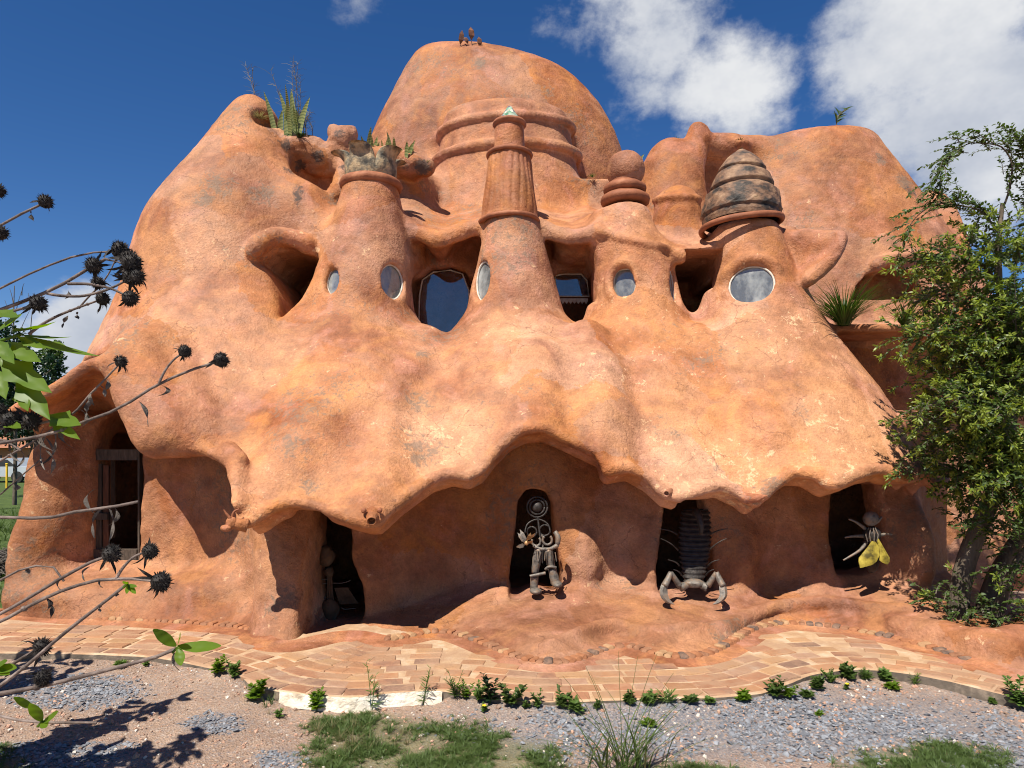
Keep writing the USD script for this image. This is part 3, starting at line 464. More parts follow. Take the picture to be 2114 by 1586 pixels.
# stains with a shape of their own: lichen and damp, placed where the photograph has them
stain = np.clip((meshkit.fbm(HV_ * .9 + 11, 3, 31) - .52) * 3.2, 0, .55); damp = np.zeros(len(HV_))
def blot(u, v, r, amt, arr, st=(1, 1, 1), Y=None):
    p = trace(u, v) if Y is None else px(u, v, Y)
    if p is None: return
    d = np.linalg.norm((HV_ - p) / np.array(st), axis=1) / r; np.maximum(arr, amt * np.exp(-d * d * 1.2), out=arr)
for a in [(450, 380, .3, .9), (540, 400, .3, .8), (420, 410, .2, .9), (990, 130, .22, .9), (1130, 190, .35, .6), (870, 730, .2, .8), (860, 830, .3, .75), (870, 930, .35, .8), (830, 900, .3, .6), (600, 920, .25, .8), (640, 1000, .2, .7), (350, 560, .2, .5), (350, 700, .3, .5), (1090, 800, .2, .7), (1010, 440, .2, .3), (690, 420, .25, .9), (1660, 850, .2, .6), (1400, 900, .25, .6), (1470, 960, .2, .5), (700, 650, .1, .4), (1600, 1010, .2, .9), (1870, 380, .3, 1.0), (1820, 330, .15, 1.0), (590, 1230, .2, .8), (560, 1250, .2, .8), (1950, 420, .2, .8)]: blot(*a, stain)
for a in [(620, 340, .14, .9, damp, (.8, 1, 2.6)), (590, 300, .13, .8, damp), (655, 322, .13, .8, damp), (700, 275, .12, .7, damp), (708, 345, .12, .6, damp), (870, 345, .16, 1.0, damp), (840, 340, .12, .5, damp), (615, 400, .16, .7, damp, (.7, 1, 2)), (600, 355, .13, .7, damp), (1880, 395, .2, .6, damp), (920, 500, .1, .4, damp)]: blot(*a)
bleach = .66 * np.clip((meshkit.fbm(HV_ * 1.1 + 3, 4, 41) - .36) * 3.4, 0, 1) * np.where(np.isin(HL, [0, 1, 2, 3, 4, 5]), 1, .55)
bleach *= np.clip(1.25 - .12 * HV_[:, 2], .3, 1)
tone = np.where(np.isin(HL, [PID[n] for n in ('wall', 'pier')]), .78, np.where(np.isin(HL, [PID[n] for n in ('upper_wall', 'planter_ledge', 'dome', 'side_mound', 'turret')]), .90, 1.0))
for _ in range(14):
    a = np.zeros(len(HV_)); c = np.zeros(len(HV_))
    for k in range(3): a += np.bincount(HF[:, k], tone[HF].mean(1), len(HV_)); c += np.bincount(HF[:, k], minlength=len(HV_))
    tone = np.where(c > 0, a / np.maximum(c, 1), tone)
house = thing('clay_house', 'sculpted terracotta clay house with chimney-like towers, domes and a wavy drooping roof', 'house', (0, 8.0, 0))
HB = np.array([0, 8.0, 0])
clean = ['lower_roof', 'mound', 'tower', 'tower', 'tower', 'tower', 'turret', 'dome', 'drum', 'upper_roof', 'wall', 'porch_hood', 'planter_ledge', 'plant_shelf', 'window_hood', 'side_mound', 'pier', 'upper_wall', 'eave_lip']
FL = HL[HF[:, 0]].copy(); fz = HV_[HF].mean(1)[:, 2]
FL[np.isin(FL, [1, 2, 3, 4, 5]) & (fz < np.where(FL == 1, 3.35, 3.2))] = 0
def tidy():
    from scipy.sparse import coo_matrix
    from scipy.sparse.csgraph import connected_components
    drop = np.zeros(len(HF), bool)
    for it in range(3):
        e = np.sort(np.concatenate([HF[:, [0, 1]], HF[:, [1, 2]], HF[:, [2, 0]]]), 1); fi = np.tile(np.arange(len(HF)), 3); o = np.lexsort((e[:, 1], e[:, 0])); e, fi = e[o], fi[o]
        m = (e[1:] == e[:-1]).all(1); a, b = fi[:-1][m], fi[1:][m]; same = FL[a] == FL[b]
        n, c = connected_components(coo_matrix((np.ones(same.sum()), (a[same], b[same])), (len(HF),) * 2), directed=False)
        size = np.bincount(c, minlength=n); big = {}
        for k in np.argsort(-size): big.setdefault(FL[np.nonzero(c == k)[0][0]] if size[k] > 40 else -1, k)
        keep = np.zeros(n, bool); keep[[k for l, k in big.items() if l >= 0]] = True
        x = ~same & keep[c[b]] & ~keep[c[a]]; y = ~same & keep[c[a]] & ~keep[c[b]]; to = {}
        for p, q in zip(np.r_[c[a[x]], c[b[y]]], np.r_[FL[b[x]], FL[a[y]]]): to.setdefault(p, []).append(q)
        lab = np.full(n, -1); 
        for p, q in to.items(): lab[p] = np.bincount(q).argmax()
        ch = ~keep[c]; FL[ch & (lab[c] >= 0)] = lab[c][ch & (lab[c] >= 0)]; drop = ch & (lab[c] < 0)
    return ~drop
ok = tidy(); HF, FL = HF[ok], FL[ok]
PL = {2: 'clay tower under the stone crown, with two oval windows', 3: 'clay tower carrying the fluted sleeve', 4: 'clay tower under the ball finial', 5: 'clay tower under the dark beehive cap'}
PART = {}
for i in range(len(PARTS)):
    f = HF[FL == i]
    if len(f) == 0: continue
    u_, inv = np.unique(f, return_inverse=True)
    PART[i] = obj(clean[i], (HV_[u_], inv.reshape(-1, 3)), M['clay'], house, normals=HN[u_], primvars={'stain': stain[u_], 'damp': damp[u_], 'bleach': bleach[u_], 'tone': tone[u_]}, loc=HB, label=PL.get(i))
# ---------------------------------------------------------------- fittings of the house: finials, rings, windows, door, spouts
M['clay_dark'] = noise_mat('clay_dark', [(0.3, (0.15, 0.05, 0.024)), (0.55, (0.25, 0.088, 0.040)), (0.75, (0.36, 0.15, 0.075))], scale=5, rough=.7, bump=.6, bump_scale=30, dist=.012)
M['crown_stone'] = noise_mat('crown_stone', [(0.34, (0.045, 0.042, 0.035)), (0.47, (0.16, 0.13, 0.09)), (0.56, (0.30, 0.22, 0.13)), (0.7, (0.42, 0.30, 0.18))], scale=9, detail=8, rough=.75, bump=.9, bump_scale=42, dist=.014)
M['beehive'] = noise_mat('beehive', [(0.30, (0.012, 0.011, 0.010)), (0.42, (0.05, 0.038, 0.03)), (0.52, (0.16, 0.09, 0.055)), (0.62, (0.26, 0.155, 0.09)), (0.75, (0.42, 0.29, 0.17))], scale=4.2, detail=8, rough=.6, bump=.8, bump_scale=26, dist=.016, stretch=(1, 1, 1.5))
M['mosaic'] = usdkit.material(stage, '/World/Looks/mosaic', {'geo': ('geometry', {}), 'v': ('voronoi_texture', {'scale': 26.0}), 'e': ('voronoi_texture', {'scale': 26.0, 'feature': 'distance_to_edge'}), 'er': ('map_range', {'from_min': 0.02, 'from_max': 0.06, 'clamp': True}), 'sc': ('separate_color', {}), 'r': ('rgb_ramp', {'ramp': [(0.0, (.05, .16, .09)), (.3, (.16, .33, .22)), (.5, (.42, .5, .36)), (.7, (.12, .09, .12)), (.9, (.25, .40, .28)), (1, (.6, .6, .5))]}), 'm': ('mix', {'color1': (.25, .2, .16)}), 'p': ('principled_bsdf', {'roughness': .2})},
    [('geo.position', 'v.vector'), ('geo.position', 'e.vector'), ('v.color', 'sc.color'), ('sc.r', 'r.fac'), ('e.distance', 'er.value'), ('er.result', 'm.fac'), ('r.color', 'm.color2'), ('m.color', 'p.base_color')], surface='p.BSDF')
def glass_mat(name, dust0, dust1, dust_sheen_col):
    return usdkit.material(stage, '/World/Looks/' + name, {'geo': ('geometry', {}), 'mp': ('mapping', {'scale': (2.5, 2.5, 1.5)}), 'n': ('noise_texture', {'scale': 1.6, 'detail': 7.0, 'roughness': .65}), 'r': ('map_range', {'from_min': .42, 'from_max': .68, 'to_min': dust0, 'to_max': dust1, 'clamp': True}), 'f': ('fresnel', {'IOR': 1.5}), 'fm': ('math', {'math_type': 'multiply_add', 'value2': 1.0, 'value3': .05}), 't': ('transparent_bsdf', {'color': (.8, .84, .86)}), 'g': ('glossy_bsdf', {'roughness': .03, 'color': (1, 1, 1)}), 'm': ('mix_closure', {}), 'd': ('diffuse_bsdf', {'color': dust_sheen_col}), 'm2': ('mix_closure', {})},
        [('geo.position', 'mp.vector'), ('mp.vector', 'n.vector'), ('n.fac', 'r.value'), ('f.fac', 'fm.value1'), ('fm.value', 'm.fac'), ('t.BSDF', 'm.closure1'), ('g.BSDF', 'm.closure2'), ('r.result', 'm2.fac'), ('m.closure', 'm2.closure1'), ('d.BSDF', 'm2.closure2')], surface='m2.closure')
M['pane'] = glass_mat('pane', .14, .55, (.50, .51, .49)); M['pane_dark'] = glass_mat('pane_dark', .03, .14, (.10, .12, .18))  # film colours hold dust plus painted-in reflections, sky blue in the dark pane
M['putty'] = noise_mat('putty', [(0.3, (0.36, 0.30, 0.24)), (0.7, (0.60, 0.54, 0.46))], scale=14, rough=.8, bump=.5)
M['old_wood'] = noise_mat('old_wood', [(0.3, (0.035, 0.026, 0.02)), (0.6, (0.09, 0.066, 0.05)), (0.8, (0.16, 0.125, 0.10))], scale=7, rough=.8, bump=.8, bump_scale=30, stretch=(6, 6, 1))
M['red_wood'] = noise_mat('red_wood', [(0.3, (0.06, 0.022, 0.012)), (0.7, (0.15, 0.06, 0.03))], scale=7, rough=.6, bump=.6, stretch=(6, 6, 1))
def at_axis(u, v, Y): return px(u, v, Y)
def rough(m, amp, f=9.0, seed=0):
    v = np.array(m.vertices); n = np.array(m.vertex_normals); return mesh_(v + n * ((meshkit.fbm(v * f, 3, seed) - .5) * 2 * amp)[:, None], m.faces)
def moved(m, p): m = m.copy(); m.apply_translation(p); return m
def ring_mesh(R, r, n=56, k=10, drop=0.0, wav=0.0, seed=0, tilt=(0, 0)):
    t = np.linspace(0, 2 * np.pi, n, endpoint=False); f = np.linspace(0, 2 * np.pi, k, endpoint=False); T, Ff = np.meshgrid(t, f, indexing='ij')
    rr = R + r * np.cos(Ff) + wav * np.sin(3 * T + seed); V = np.stack([rr * np.cos(T), rr * np.sin(T), r * np.sin(Ff) * 1.0 + wav * np.sin(2 * T + seed) + tilt[0] * R * np.cos(T) + tilt[1] * R * np.sin(T)], -1)
    i, j = np.meshgrid(np.arange(n), np.arange(k), indexing='ij'); a, b, c, d = i * k + j, ((i + 1) % n) * k + j, ((i + 1) % n) * k + (j + 1) % k, i * k + (j + 1) % k
    F = np.concatenate([np.stack([a, b, c], -1).reshape(-1, 3), np.stack([a, c, d], -1).reshape(-1, 3)]); return rough(mesh_(V.reshape(-1, 3), F), r * .16, 7, seed)
def hobj(name, m, mat, label=None, smooth=True, parent=None): return obj(name, m, M[mat], parent or house, smooth, label=label, loc=HB)
# crown tower
c = at_axis(766, 385, 9.3); hobj('collar', moved(ring_mesh(.365, .062, seed=1), c + [0, 0, 0]), 'clay_dark', 'thick clay collar under the stone crown')
def crown():
    nt, nz = 112, 26; th = np.linspace(0, 2 * np.pi, nt, endpoint=False); out = []
    for off in (0.0, .045):
        V = []
        for t in np.linspace(0, 1, nz):
            ph = (th + .55) * 2.5; lob = np.abs(np.cos(ph)) ** .55; H = .20 + .26 * lob
            z = H * t; curl = np.clip((t * H - .26) / .2, 0, 1) ** 1.4 * (.16 + .05 * np.sin(th * 2 + 1)) * lob; droop = np.clip((t * H - .34) / .12, 0, 1) ** 2 * .07
            r = .325 - off + .03 * np.sin(t * 3) - .03 * (1 - lob) * t + curl
            V.append(np.stack([r * np.cos(th), r * np.sin(th), z - droop], -1))
        out.append(mesh_(np.concatenate(V), grid_faces(nz, nt, True) if off == 0 else grid_faces(nz, nt, True)[:, ::-1]))
    a, b = out; top = np.arange((nz - 1) * nt, nz * nt); k2 = np.roll(top, -1); o_ = nz * nt
    V = np.vstack([a.vertices, b.vertices]); F = np.vstack([a.faces, b.faces + o_, np.stack([top, k2, k2 + o_], -1), np.stack([top, k2 + o_, top + o_], -1)])
    return rough(mesh_(V, F), .012, 8, 3)
hobj('stone_crown', moved(crown(), c + [0, 0, .04]), 'crown_stone', 'grey speckled stone crown with curled petals')
# fluted tower
z0, z1 = px(0, 460, 9.3)[2], px(0, 322, 9.3)[2]; c2 = np.array([(1052 - CU) / FP * 9.3, 9.3, 0])
def flute(T, R, Z):
    t = (Z - z0) / (z1 - z0); w = np.clip(t * 6, 0, 1) * np.clip((1 - t) * 8, 0, 1)
    tt = T + .06 * np.sin(Z * 5 + np.floor(T * 4)) ; return R + w * (.017 * np.abs(np.sin(tt * 11)) ** .7 - .008) + .004 * np.sin(T * 5 + Z * 9), Z + .018 * np.sin(T * 3 + 1) * (t < .06)
zz = np.linspace(0, 1, 40); sl = lathe([(.36, z0 - .02)] + [(.405 - .012 * min(1, t * 12) - (.115) * t ** .9, z0 + (z1 - z0) * t) for t in zz] + [(.2, z1 + .01)], 132, flute)
hobj('fluted_sleeve', moved(sl, c2), 'clay', 'fluted clay sleeve widening downwards like a skirt'); hobj('collar', moved(ring_mesh(.29, .03, seed=2), c2 + [0, 0, z1]), 'clay_dark'); hobj('collar', moved(ring_mesh(.392, .032, wav=.008, seed=4), c2 + [0, 0, z0]), 'clay_dark')
hobj('tower_neck', moved(rough(lathe([(.22, z1 - .05), (.208, z1 + .12), (.198, z1 + .36), (.19, z1 + .44)], 44), .008, 6), c2), 'clay')
zc = z1 + .41; hobj('cap_brim', moved(rough(lathe([(.14, zc - .04), (.2, zc - .03), (.232, zc + .005), (.225, zc + .035), (.12, zc + .085), (.1, zc + .1)], 44), .006, 9), c2), 'clay_dark', 'flared clay brim under the mosaic tip')
hobj('mosaic_tip', moved(lathe([(.165, zc + .04), (.15, zc + .07), (.07, zc + .19), (.03, zc + .255), (.001, zc + .275)], 28), c2), 'mosaic', 'pointed tip tiled in green and white mosaic', smooth=30)
# ball tower
c3 = at_axis(1290, 415, 9.4)
disc = lambda R, h, dz: moved(rough(lathe([(.1, -h), (R * .82, -h), (R * .97, -h * .55), (R, 0), (R * .97, h * .55), (R * .82, h), (.1, h)], 56), .014, 5, int(R * 100)), c3 + [0, 0, dz])
hobj('finial_disc', disc(.335, .072, 0), 'clay_dark'); hobj('finial_disc', disc(.292, .066, .155), 'clay_dark'); hobj('finial_neck', moved(lathe([(.2, -.1), (.21, .1), (.2, .3)], 40), c3), 'clay_dark'); hobj('finial_ball', ball(c3 + [.01, 0, .42], .262, 4, .03, 2.2, 2), 'clay', 'round clay ball topping its tower')
# beehive tower
c4 = at_axis(1530, 462, 9.2)
def hive(T, R, Z):
    q = Z / .96; g = sum(np.exp(-((Z - h - .012 * np.sin(T * 2 + h * 9)) / .022) ** 2) for h in (.45, .68)); s_ = (q < .42) * (q > .12) * np.clip(np.sin(T * 14 + 2.2 * np.sin(Z * 22)), .7, 1) * .035
    return R * (1 + .02 * np.sin(T * 3 + Z * 4)) - g * .045 + s_ - .03, Z
hv = [(.52, 0), (.532, .06), (.522, .16), (.50, .28), (.47, .40), (.438, .5), (.398, .6), (.35, .70), (.29, .79), (.235, .86), (.16, .925), (.08, .985), (.001, 1.02)]
hz = np.linspace(0, 1, 64); ha = np.array(hv); hs = np.linspace(0, len(hv) - 1, 90); hr = np.stack([np.interp(hs, np.arange(len(hv)), ha[:, k]) for k in (0, 1)], -1)
hobj('beehive_cap', rough(moved(lathe(hr, 120, hive), c4), .006, 12), 'beehive', 'dark weathered cap in coiled bands with scribbled relief')
hobj('cap_brim', moved(ring_mesh(.515, .04, wav=.014, seed=2, tilt=(.10, 0)), c4 + [-.015, 0, -.035]), 'clay_dark', 'tilted clay brim below the beehive cap')
# tower windows: pane and putty rim in each socket
for nm, p, A, B, n, hw, hh, arch in WIN:
    t = np.linspace(0, 2 * np.pi, 40, endpoint=False); ct, st = np.cos(t), np.sin(t); e = .66 if arch else 1.0
    O = p - n * .10 + (hw * np.sign(ct) * np.abs(ct) ** e)[:, None] * A + (hh * np.sign(st) * np.abs(st) ** e)[:, None] * B
    V = np.vstack([O * 1.0, (O - n * .006), [p - n * .10], [p - n * .106]]); k = np.arange(40); k2 = (k + 1) % 40
    F = np.vstack([np.stack([k, k2, np.full(40, 80)], -1), np.stack([k2 + 40, k + 40, np.full(40, 81)], -1), np.stack([k, k + 40, k2 + 40], -1), np.stack([k, k2 + 40, k2], -1)])
    w = tag(UsdGeom.Xform.Define(stage, numbered('/World/clay_house/tower_window')), None)
    obj('pane', mesh_(V, F), M['pane'], w, False, loc=HB); obj('rim', rough(tube(np.vstack([O, O[:2]]) + n * .012, .014, 6, False), .006, 22), M['putty'], w, True, loc=HB)
    # pale plastered shaft behind the pane
    rimv = [p - n * d + (hw * s * np.sign(ct) * np.abs(ct) ** e)[:, None] * A + (hh * s * np.sign(st) * np.abs(st) ** e)[:, None] * B for d, s in ((.12, .99), (.30, .9), (.42, .7), (.44, .3), (.44, .001))]
    obj('shaft', mesh_(np.concatenate(rimv), grid_faces(5, 40, True)[:, ::-1]), M['putty'], w, True, loc=HB)
def slab(uv, Y, th=.008):
    P = np.array([px(u, v, Y) for u, v in uv]); n = len(P); V = np.vstack([P, P + [0, th, 0], [P.mean(0)], [P.mean(0) + [0, th, 0]]]); k = np.arange(n); k2 = (k + 1) % n
    return mesh_(V, np.vstack([np.stack([k, k2, np.full(n, 2 * n)], -1), np.stack([k2 + n, k + n, np.full(n, 2 * n + 1)], -1), np.stack([k, k + n, k2 + n], -1), np.stack([k, k2 + n, k2], -1)]))
for uv in ([(866, 610), (872, 578), (895, 562), (930, 558), (955, 566), (968, 600), (968, 690), (864, 690)], [(1145, 570), (1162, 566), (1200, 566), (1212, 580), (1216, 612), (1150, 612)]):
    w = tag(UsdGeom.Xform.Define(stage, numbered('/World/clay_house/gallery_window')), None); Yp = 10.12
    obj('pane', slab(uv, Yp), M['pane_dark'], w, False, loc=HB); P = np.array([px(u, v, Yp - .01) for u, v in uv]); obj('rim', tube(np.vstack([P, P[:1]]), .012, 6, False), M['putty'], w, True, loc=HB)
lace = [px(1150 + i * 4, 622 + (6 if i % 2 else 0), 10.1) for i in range(17)]; lv = np.array([px(1150 + i * 4, 616, 10.1) for i in range(17)] + lace)
hobj('scalloped_valance', mesh_(np.vstack([lv, lv + [0, .006, 0]]), np.vstack([grid_faces(2, 17), grid_faces(2, 17)[:, ::-1] + 34])), 'putty', 'pale scalloped strip below the gallery window', smooth=False)
# porch door of dark boards
pd = UsdGeom.Xform.Define(stage, numbered('/World/clay_house/porch_door')); tag(pd, 'open dark plank door frame under the porch hood')
Yd = 8.35
def bar(u0, v0, u1, v1, Y, d=.09): a, b = px(u0, v0, Y), px(u1, v1, Y + d); return rough(trimesh.creation.box(extents=np.abs(b - a)).subdivide().subdivide().apply_translation((a + b) / 2), .004, 14)
for nm, a, mt in [('post', (166, 900, 184, 1162), 'old_wood'), ('post', (229, 940, 238, 1110), 'old_wood'), ('post', (284, 900, 296, 1165), 'old_wood'), ('beam', (166, 928, 296, 950), 'old_wood'), ('rail', (184, 1060, 229, 1072), 'old_wood'), ('sill', (166, 1135, 290, 1166), 'old_wood')]:
    obj(nm, bar(*a, Yd), M[mt], pd, False, loc=HB)
for i, (u0, u1) in enumerate([(185, 197), (198, 212), (213, 227)]): obj('board', bar(u0, 955 + i * 3, u1, 1136, Yd + .05, .03), M['red_wood' if i != 1 else 'old_wood'], pd, False, loc=HB)
# rain spouts on the eave
def spout(u, v, d, r, L, name='drain_spout', ears=True, label=None):
    p = trace(u, v, default=6.4); d = np.array(d, float) / np.linalg.norm(d); a, b, d = frame_from(d)
    w = UsdGeom.Xform.Define(stage, numbered('/World/clay_house/' + name)); tag(w, label)
    t = np.linspace(0, 2 * np.pi, 20, endpoint=False); prof = [(r * 2.1, -.14), (r * 1.5, -.03), (r * 1.2, L * .5), (r * 1.1, L), (r * .9, L + .004), (r * .78, L - .01), (r * .76, L - .10), (.001, L - .102)]
    V = np.concatenate([p + s * d + q * (np.outer(np.cos(t), a) + np.outer(np.sin(t), b)) for q, s in prof]); obj('pipe', rough(mesh_(V, grid_faces(len(prof), 20, True)), .003, 20), M['clay'], w, True, loc=HB)
    if ears:
        for s in (-1, 1): obj('ear', ball(p + a * s * r * 1.75 + b * r * 1.5, r * .62, 2, .2, 3, s), M['clay_dark'], w, True, loc=HB)
    obj('bore', ball(p + d * (L - .09), (r * .7,) * 3, 1), M['beehive'], w, True, loc=HB)
spout(768, 1066, (.12, -.85, -.4), .042, .09, label='clay animal-faced drain spout over the doorway'); spout(1379, 1018, (-.5, -.85, -.1), .028, .05, ears=False)
hp = trace(497, 1085, default=6.4) + [-.0, -.02, 0]
w = UsdGeom.Xform.Define(stage, numbered('/World/clay_house/deer_head')); tag(w, 'small clay deer head with horns at the corner of the eave')
obj('head', cat([ball(hp + [-.06, -.04, .03], (.055, .05, .06), 2, .1), ball(hp + [-.10, -.07, -.015], (.055, .035, .035), 2, .1), tube([hp + [.06, .02, .0], hp + [-.04, -.03, .02]], [.07, .05], 10)]), M['clay'], w, True, loc=HB)
for s in (-1, 1): obj('horn', tube(smooth_path([hp + [-.06, -.04 + s * .02, .07], hp + [-.075 + .03 * s, -.05 + s * .02, .13], hp + [-.06 + .06 * s, -.05 + s * .03, .16]], 6), [.017, .016, .014, .012, .009, .005], 6), M['clay_dark'], w, True, loc=HB)
q = trace(1560, 1034, default=6.95); hobj('eave_horn', tube([q + [-.08, .05, .02], q + [.02, -.02, .03], q + [.10, -.05, .055]], [.06, .04, .004], 10), 'clay', 'little pointed horn on the eave')
# ---------------------------------------------------------------- ground, brick path, gravel
def outer_edge():
    uv = np.array([(-160, 1338), (0, 1344), (150, 1346), (300, 1352), (420, 1372), (490, 1388), (522, 1410), (590, 1425), (650, 1431), (720, 1436), (800, 1428), (900, 1422), (1000, 1434), (1100, 1444), (1300, 1440), (1450, 1436), (1560, 1428), (1630, 1406), (1690, 1386), (1780, 1378), (1850, 1383), (1950, 1400), (2060, 1426), (2160, 1448), (2300, 1460)], float)
    return np.array([ground(u, v, PATH_Z) for u, v in uv])
OE = smooth_path(outer_edge(), 400); OEn = np.gradient(OE, axis=0); OEn = np.stack([-OEn[:, 1], OEn[:, 0], 0 * OEn[:, 0]], 1); OEn /= np.linalg.norm(OEn, axis=1, keepdims=True)
OEn = np.stack([gaussian_filter1d(OEn[:, k], 9) for k in range(3)], 1)
def on_path(x, y): return y > np.interp(x, OE[:, 0], OE[:, 1])
def axis_pts(lo, hi, step, far, g=1.35):
    m = list(np.arange(lo, hi + 1e-6, step)); a, s_ = hi, step
    while a < far: s_ *= g; a += s_; m.append(a)
    a, s_ = lo, step
    while a > -far: s_ *= g; a -= s_; m.insert(0, a)
    return np.array(m)
ax_, ay_ = axis_pts(-6, 6.5, .06, 3500), axis_pts(2.4, 8, .06, 3500)
GXm, GYm = np.meshgrid(ax_, ay_, indexing='ij'); P3 = np.stack([GXm, GYm, 0 * GXm], -1)
def ground_z(x, y):
    q = np.stack(np.broadcast_arrays(np.asarray(x, float), np.asarray(y, float), 0.0), -1); near = (np.abs(q[..., 0]) < 7) * (q[..., 1] > 2) * (q[..., 1] < 8.5)
    z = (meshkit.fbm(q * 1.3, 3, 4) - .5) * .05 + (meshkit.fbm(q * 9, 3, 5) - .5) * .022
    u_ = CU + q[..., 0] / np.maximum(q[..., 1], .5) * FP; dist = np.interp(q[..., 0], OE[:, 0], OE[:, 1]) - q[..., 1]
    z = z + np.interp(u_, [-200, 380, 440, 480, 560, 600, 900, 940, 1640, 1740, 2080, 2130, 2400], [.05, .06, .095, .09, .03, .0, .0, .085, .09, .045, .03, .07, .08]) * np.exp(-np.maximum(dist, 0) / .35)
    return np.where(near, z, 0.0) - .004 - .02 * np.clip(np.minimum(1, (y - np.interp(x, OE[:, 0], OE[:, 1])) * 4), 0, 1) * near
GZm = ground_z(GXm, GYm)
lawn = np.clip(np.maximum((-GXm - 5.2) / .5, 0) * (GYm > 8) + (GYm > 16), 0, 1)
def uv_of(x, y, z=0.0): return CU + x / y * FP, HV + (EYE - z) / y * FP
def zone(x, y, ells):
    u, v = uv_of(x, np.maximum(y, .5)); return np.max([np.clip(1.6 - 1.6 * np.hypot((u - a) / b, (v - c) / d), 0, 1) for a, c, b, d in ells], 0)
TURF = [(860, 1560, 260, 75), (760, 1500, 150, 30), (1000, 1570, 200, 50), (1910, 1575, 200, 45), (10, 1575, 60, 45), (1070, 1590, 140, 30), (1380, 1600, 180, 25)]
turf = zone(GXm, GYm, TURF)
SLATE = [(1600, 1500, 800, 95), (1250, 1520, 330, 70), (2050, 1560, 300, 90), (440, 1500, 80, 26), (580, 1566, 70, 26), (150, 1430, 190, 40), (120, 1560, 240, 40)]
slate_ = zone(GXm, GYm, SLATE)
M['ground'] = usdkit.material(stage, '/World/Looks/ground', {'geo': ('geometry', {}), 'n1': ('noise_texture', {'scale': 2.2, 'detail': 6.0, 'roughness': .65}), 'n2': ('noise_texture', {'scale': 60.0, 'detail': 4.0, 'roughness': .7}), 'v': ('voronoi_texture', {'scale': 70.0}), 'vs': ('separate_color', {}),
    'soil': ('rgb_ramp', {'ramp': [(.3, (.17, .105, .07)), (.5, (.255, .165, .11)), (.72, (.35, .24, .165))]}), 'peb': ('rgb_ramp', {'ramp': [(0, (.30, .2, .15)), (.3, (.2, .15, .12)), (.6, (.42, .29, .22)), (.8, (.16, .16, .18)), (1, (.5, .42, .36))]}), 'm1': ('mix', {'fac': .45}),
    'sl': ('attribute', {'attribute': 'slate'}), 'slc': ('rgb_ramp', {'ramp': [(0, (.10, .105, .12)), (.5, (.17, .175, .195)), (.8, (.26, .2, .17)), (1, (.30, .29, .29))]}), 'slm': ('map_range', {'from_min': .25, 'from_max': .7, 'to_max': .8, 'clamp': True}), 'sla': ('math', {'math_type': 'multiply_add', 'value2': .8}), 'm2': ('mix', {}),
    'la': ('attribute', {'attribute': 'lawn'}), 'lac': ('rgb_ramp', {'ramp': [(.3, (.035, .06, .014)), (.7, (.085, .12, .03))]}), 'm3': ('mix', {}), 'h': ('math', {'math_type': 'add'}), 'b': ('bump', {'strength': .8, 'distance': .012}), 'p': ('principled_bsdf', {'roughness': .9, 'specular_ior_level': .2})},
    [('geo.position', x + '.vector') for x in ('n1', 'n2', 'v')] + [('v.color', 'vs.color'), ('n1.fac', 'soil.fac'), ('vs.r', 'peb.fac'), ('soil.color', 'm1.color1'), ('peb.color', 'm1.color2'), ('sl.fac', 'sla.value1'), ('n1.fac', 'sla.value3'), ('sla.value', 'slm.value'), ('vs.g', 'slc.fac'), ('m1.color', 'm2.color1'), ('slc.color', 'm2.color2'), ('sl.fac', 'm2.fac'),
     ('n1.fac', 'lac.fac'), ('m2.color', 'm3.color1'), ('lac.color', 'm3.color2'), ('la.fac', 'm3.fac'), ('m3.color', 'p.base_color'), ('n2.fac', 'h.value1'), ('v.distance', 'h.value2'), ('h.value', 'b.height'), ('b.normal', 'p.normal')], surface='p.BSDF')
obj('ground', mesh_(np.stack([GXm, GYm, GZm], -1).reshape(-1, 3), grid_faces(len(ax_), len(ay_))), M['ground'], None, True, kind='structure', primvars={'slate': (slate_ * .85).ravel(), 'lawn': np.maximum(lawn, np.clip(turf * .9, 0, .5)).ravel()})

M['mortar'] = noise_mat('mortar', [(.3, (.33, .19, .10)), (.5, (.44, .29, .17)), (.7, (.52, .41, .29))], scale=6, rough=.9, bump=.8, bump_scale=40, dust=(.33, .2, .12))
M['plaster'] = noise_mat('plaster', [(.3, (.42, .33, .24)), (.45, (.66, .58, .47)), (.7, (.78, .72, .62))], scale=7, rough=.9, bump=1.0, bump_scale=26, dist=.02)
M['kerb'] = noise_mat('kerb', [(.3, (.06, .05, .04)), (.55, (.14, .11, .085)), (.75, (.34, .26, .19))], scale=6, rough=.9, bump=.8, bump_scale=30)
BR = [[(.30, (.36, .14, .052)), (.55, (.46, .215, .09)), (.75, (.52, .31, .16))], [(.30, (.28, .10, .045)), (.55, (.40, .165, .075)), (.75, (.50, .28, .16))], [(.30, (.44, .23, .095)), (.55, (.52, .30, .135)), (.75, (.56, .38, .21))], [(.34, (.11, .06, .05)), (.48, (.27, .115, .065)), (.64, (.42, .20, .095))], [(.36, (.085, .06, .055)), (.52, (.22, .125, .095)), (.70, (.40, .22, .13))], [(.3, (.27, .125, .075)), (.5, (.38, .22, .145)), (.7, (.48, .37, .28))]]
BR = [[(a, tuple(.78 * (.62 * np.array(c) + .38 * np.array((.36, .20, .125))))) for a, c in r] for r in BR]
for i, r in enumerate(BR): M[f'brick{i}'] = noise_mat(f'brick{i}', r, scale=6.5, detail=7, rough=.8, bump=.7, bump_scale=36, dist=.014, random_=.14, dust=(.32, .19, .115))
path = thing('brick_path', None, None, (0, 6, 0), kind='structure')
PB = np.array([0, 6.0, 0])
n_ = len(OE); inn = OE + OEn * np.array([1, 1, 0]) * 0; inn[:, 1] = np.maximum(np.interp(inn[:, 0], fx, yf) + .5, inn[:, 1] + .3)
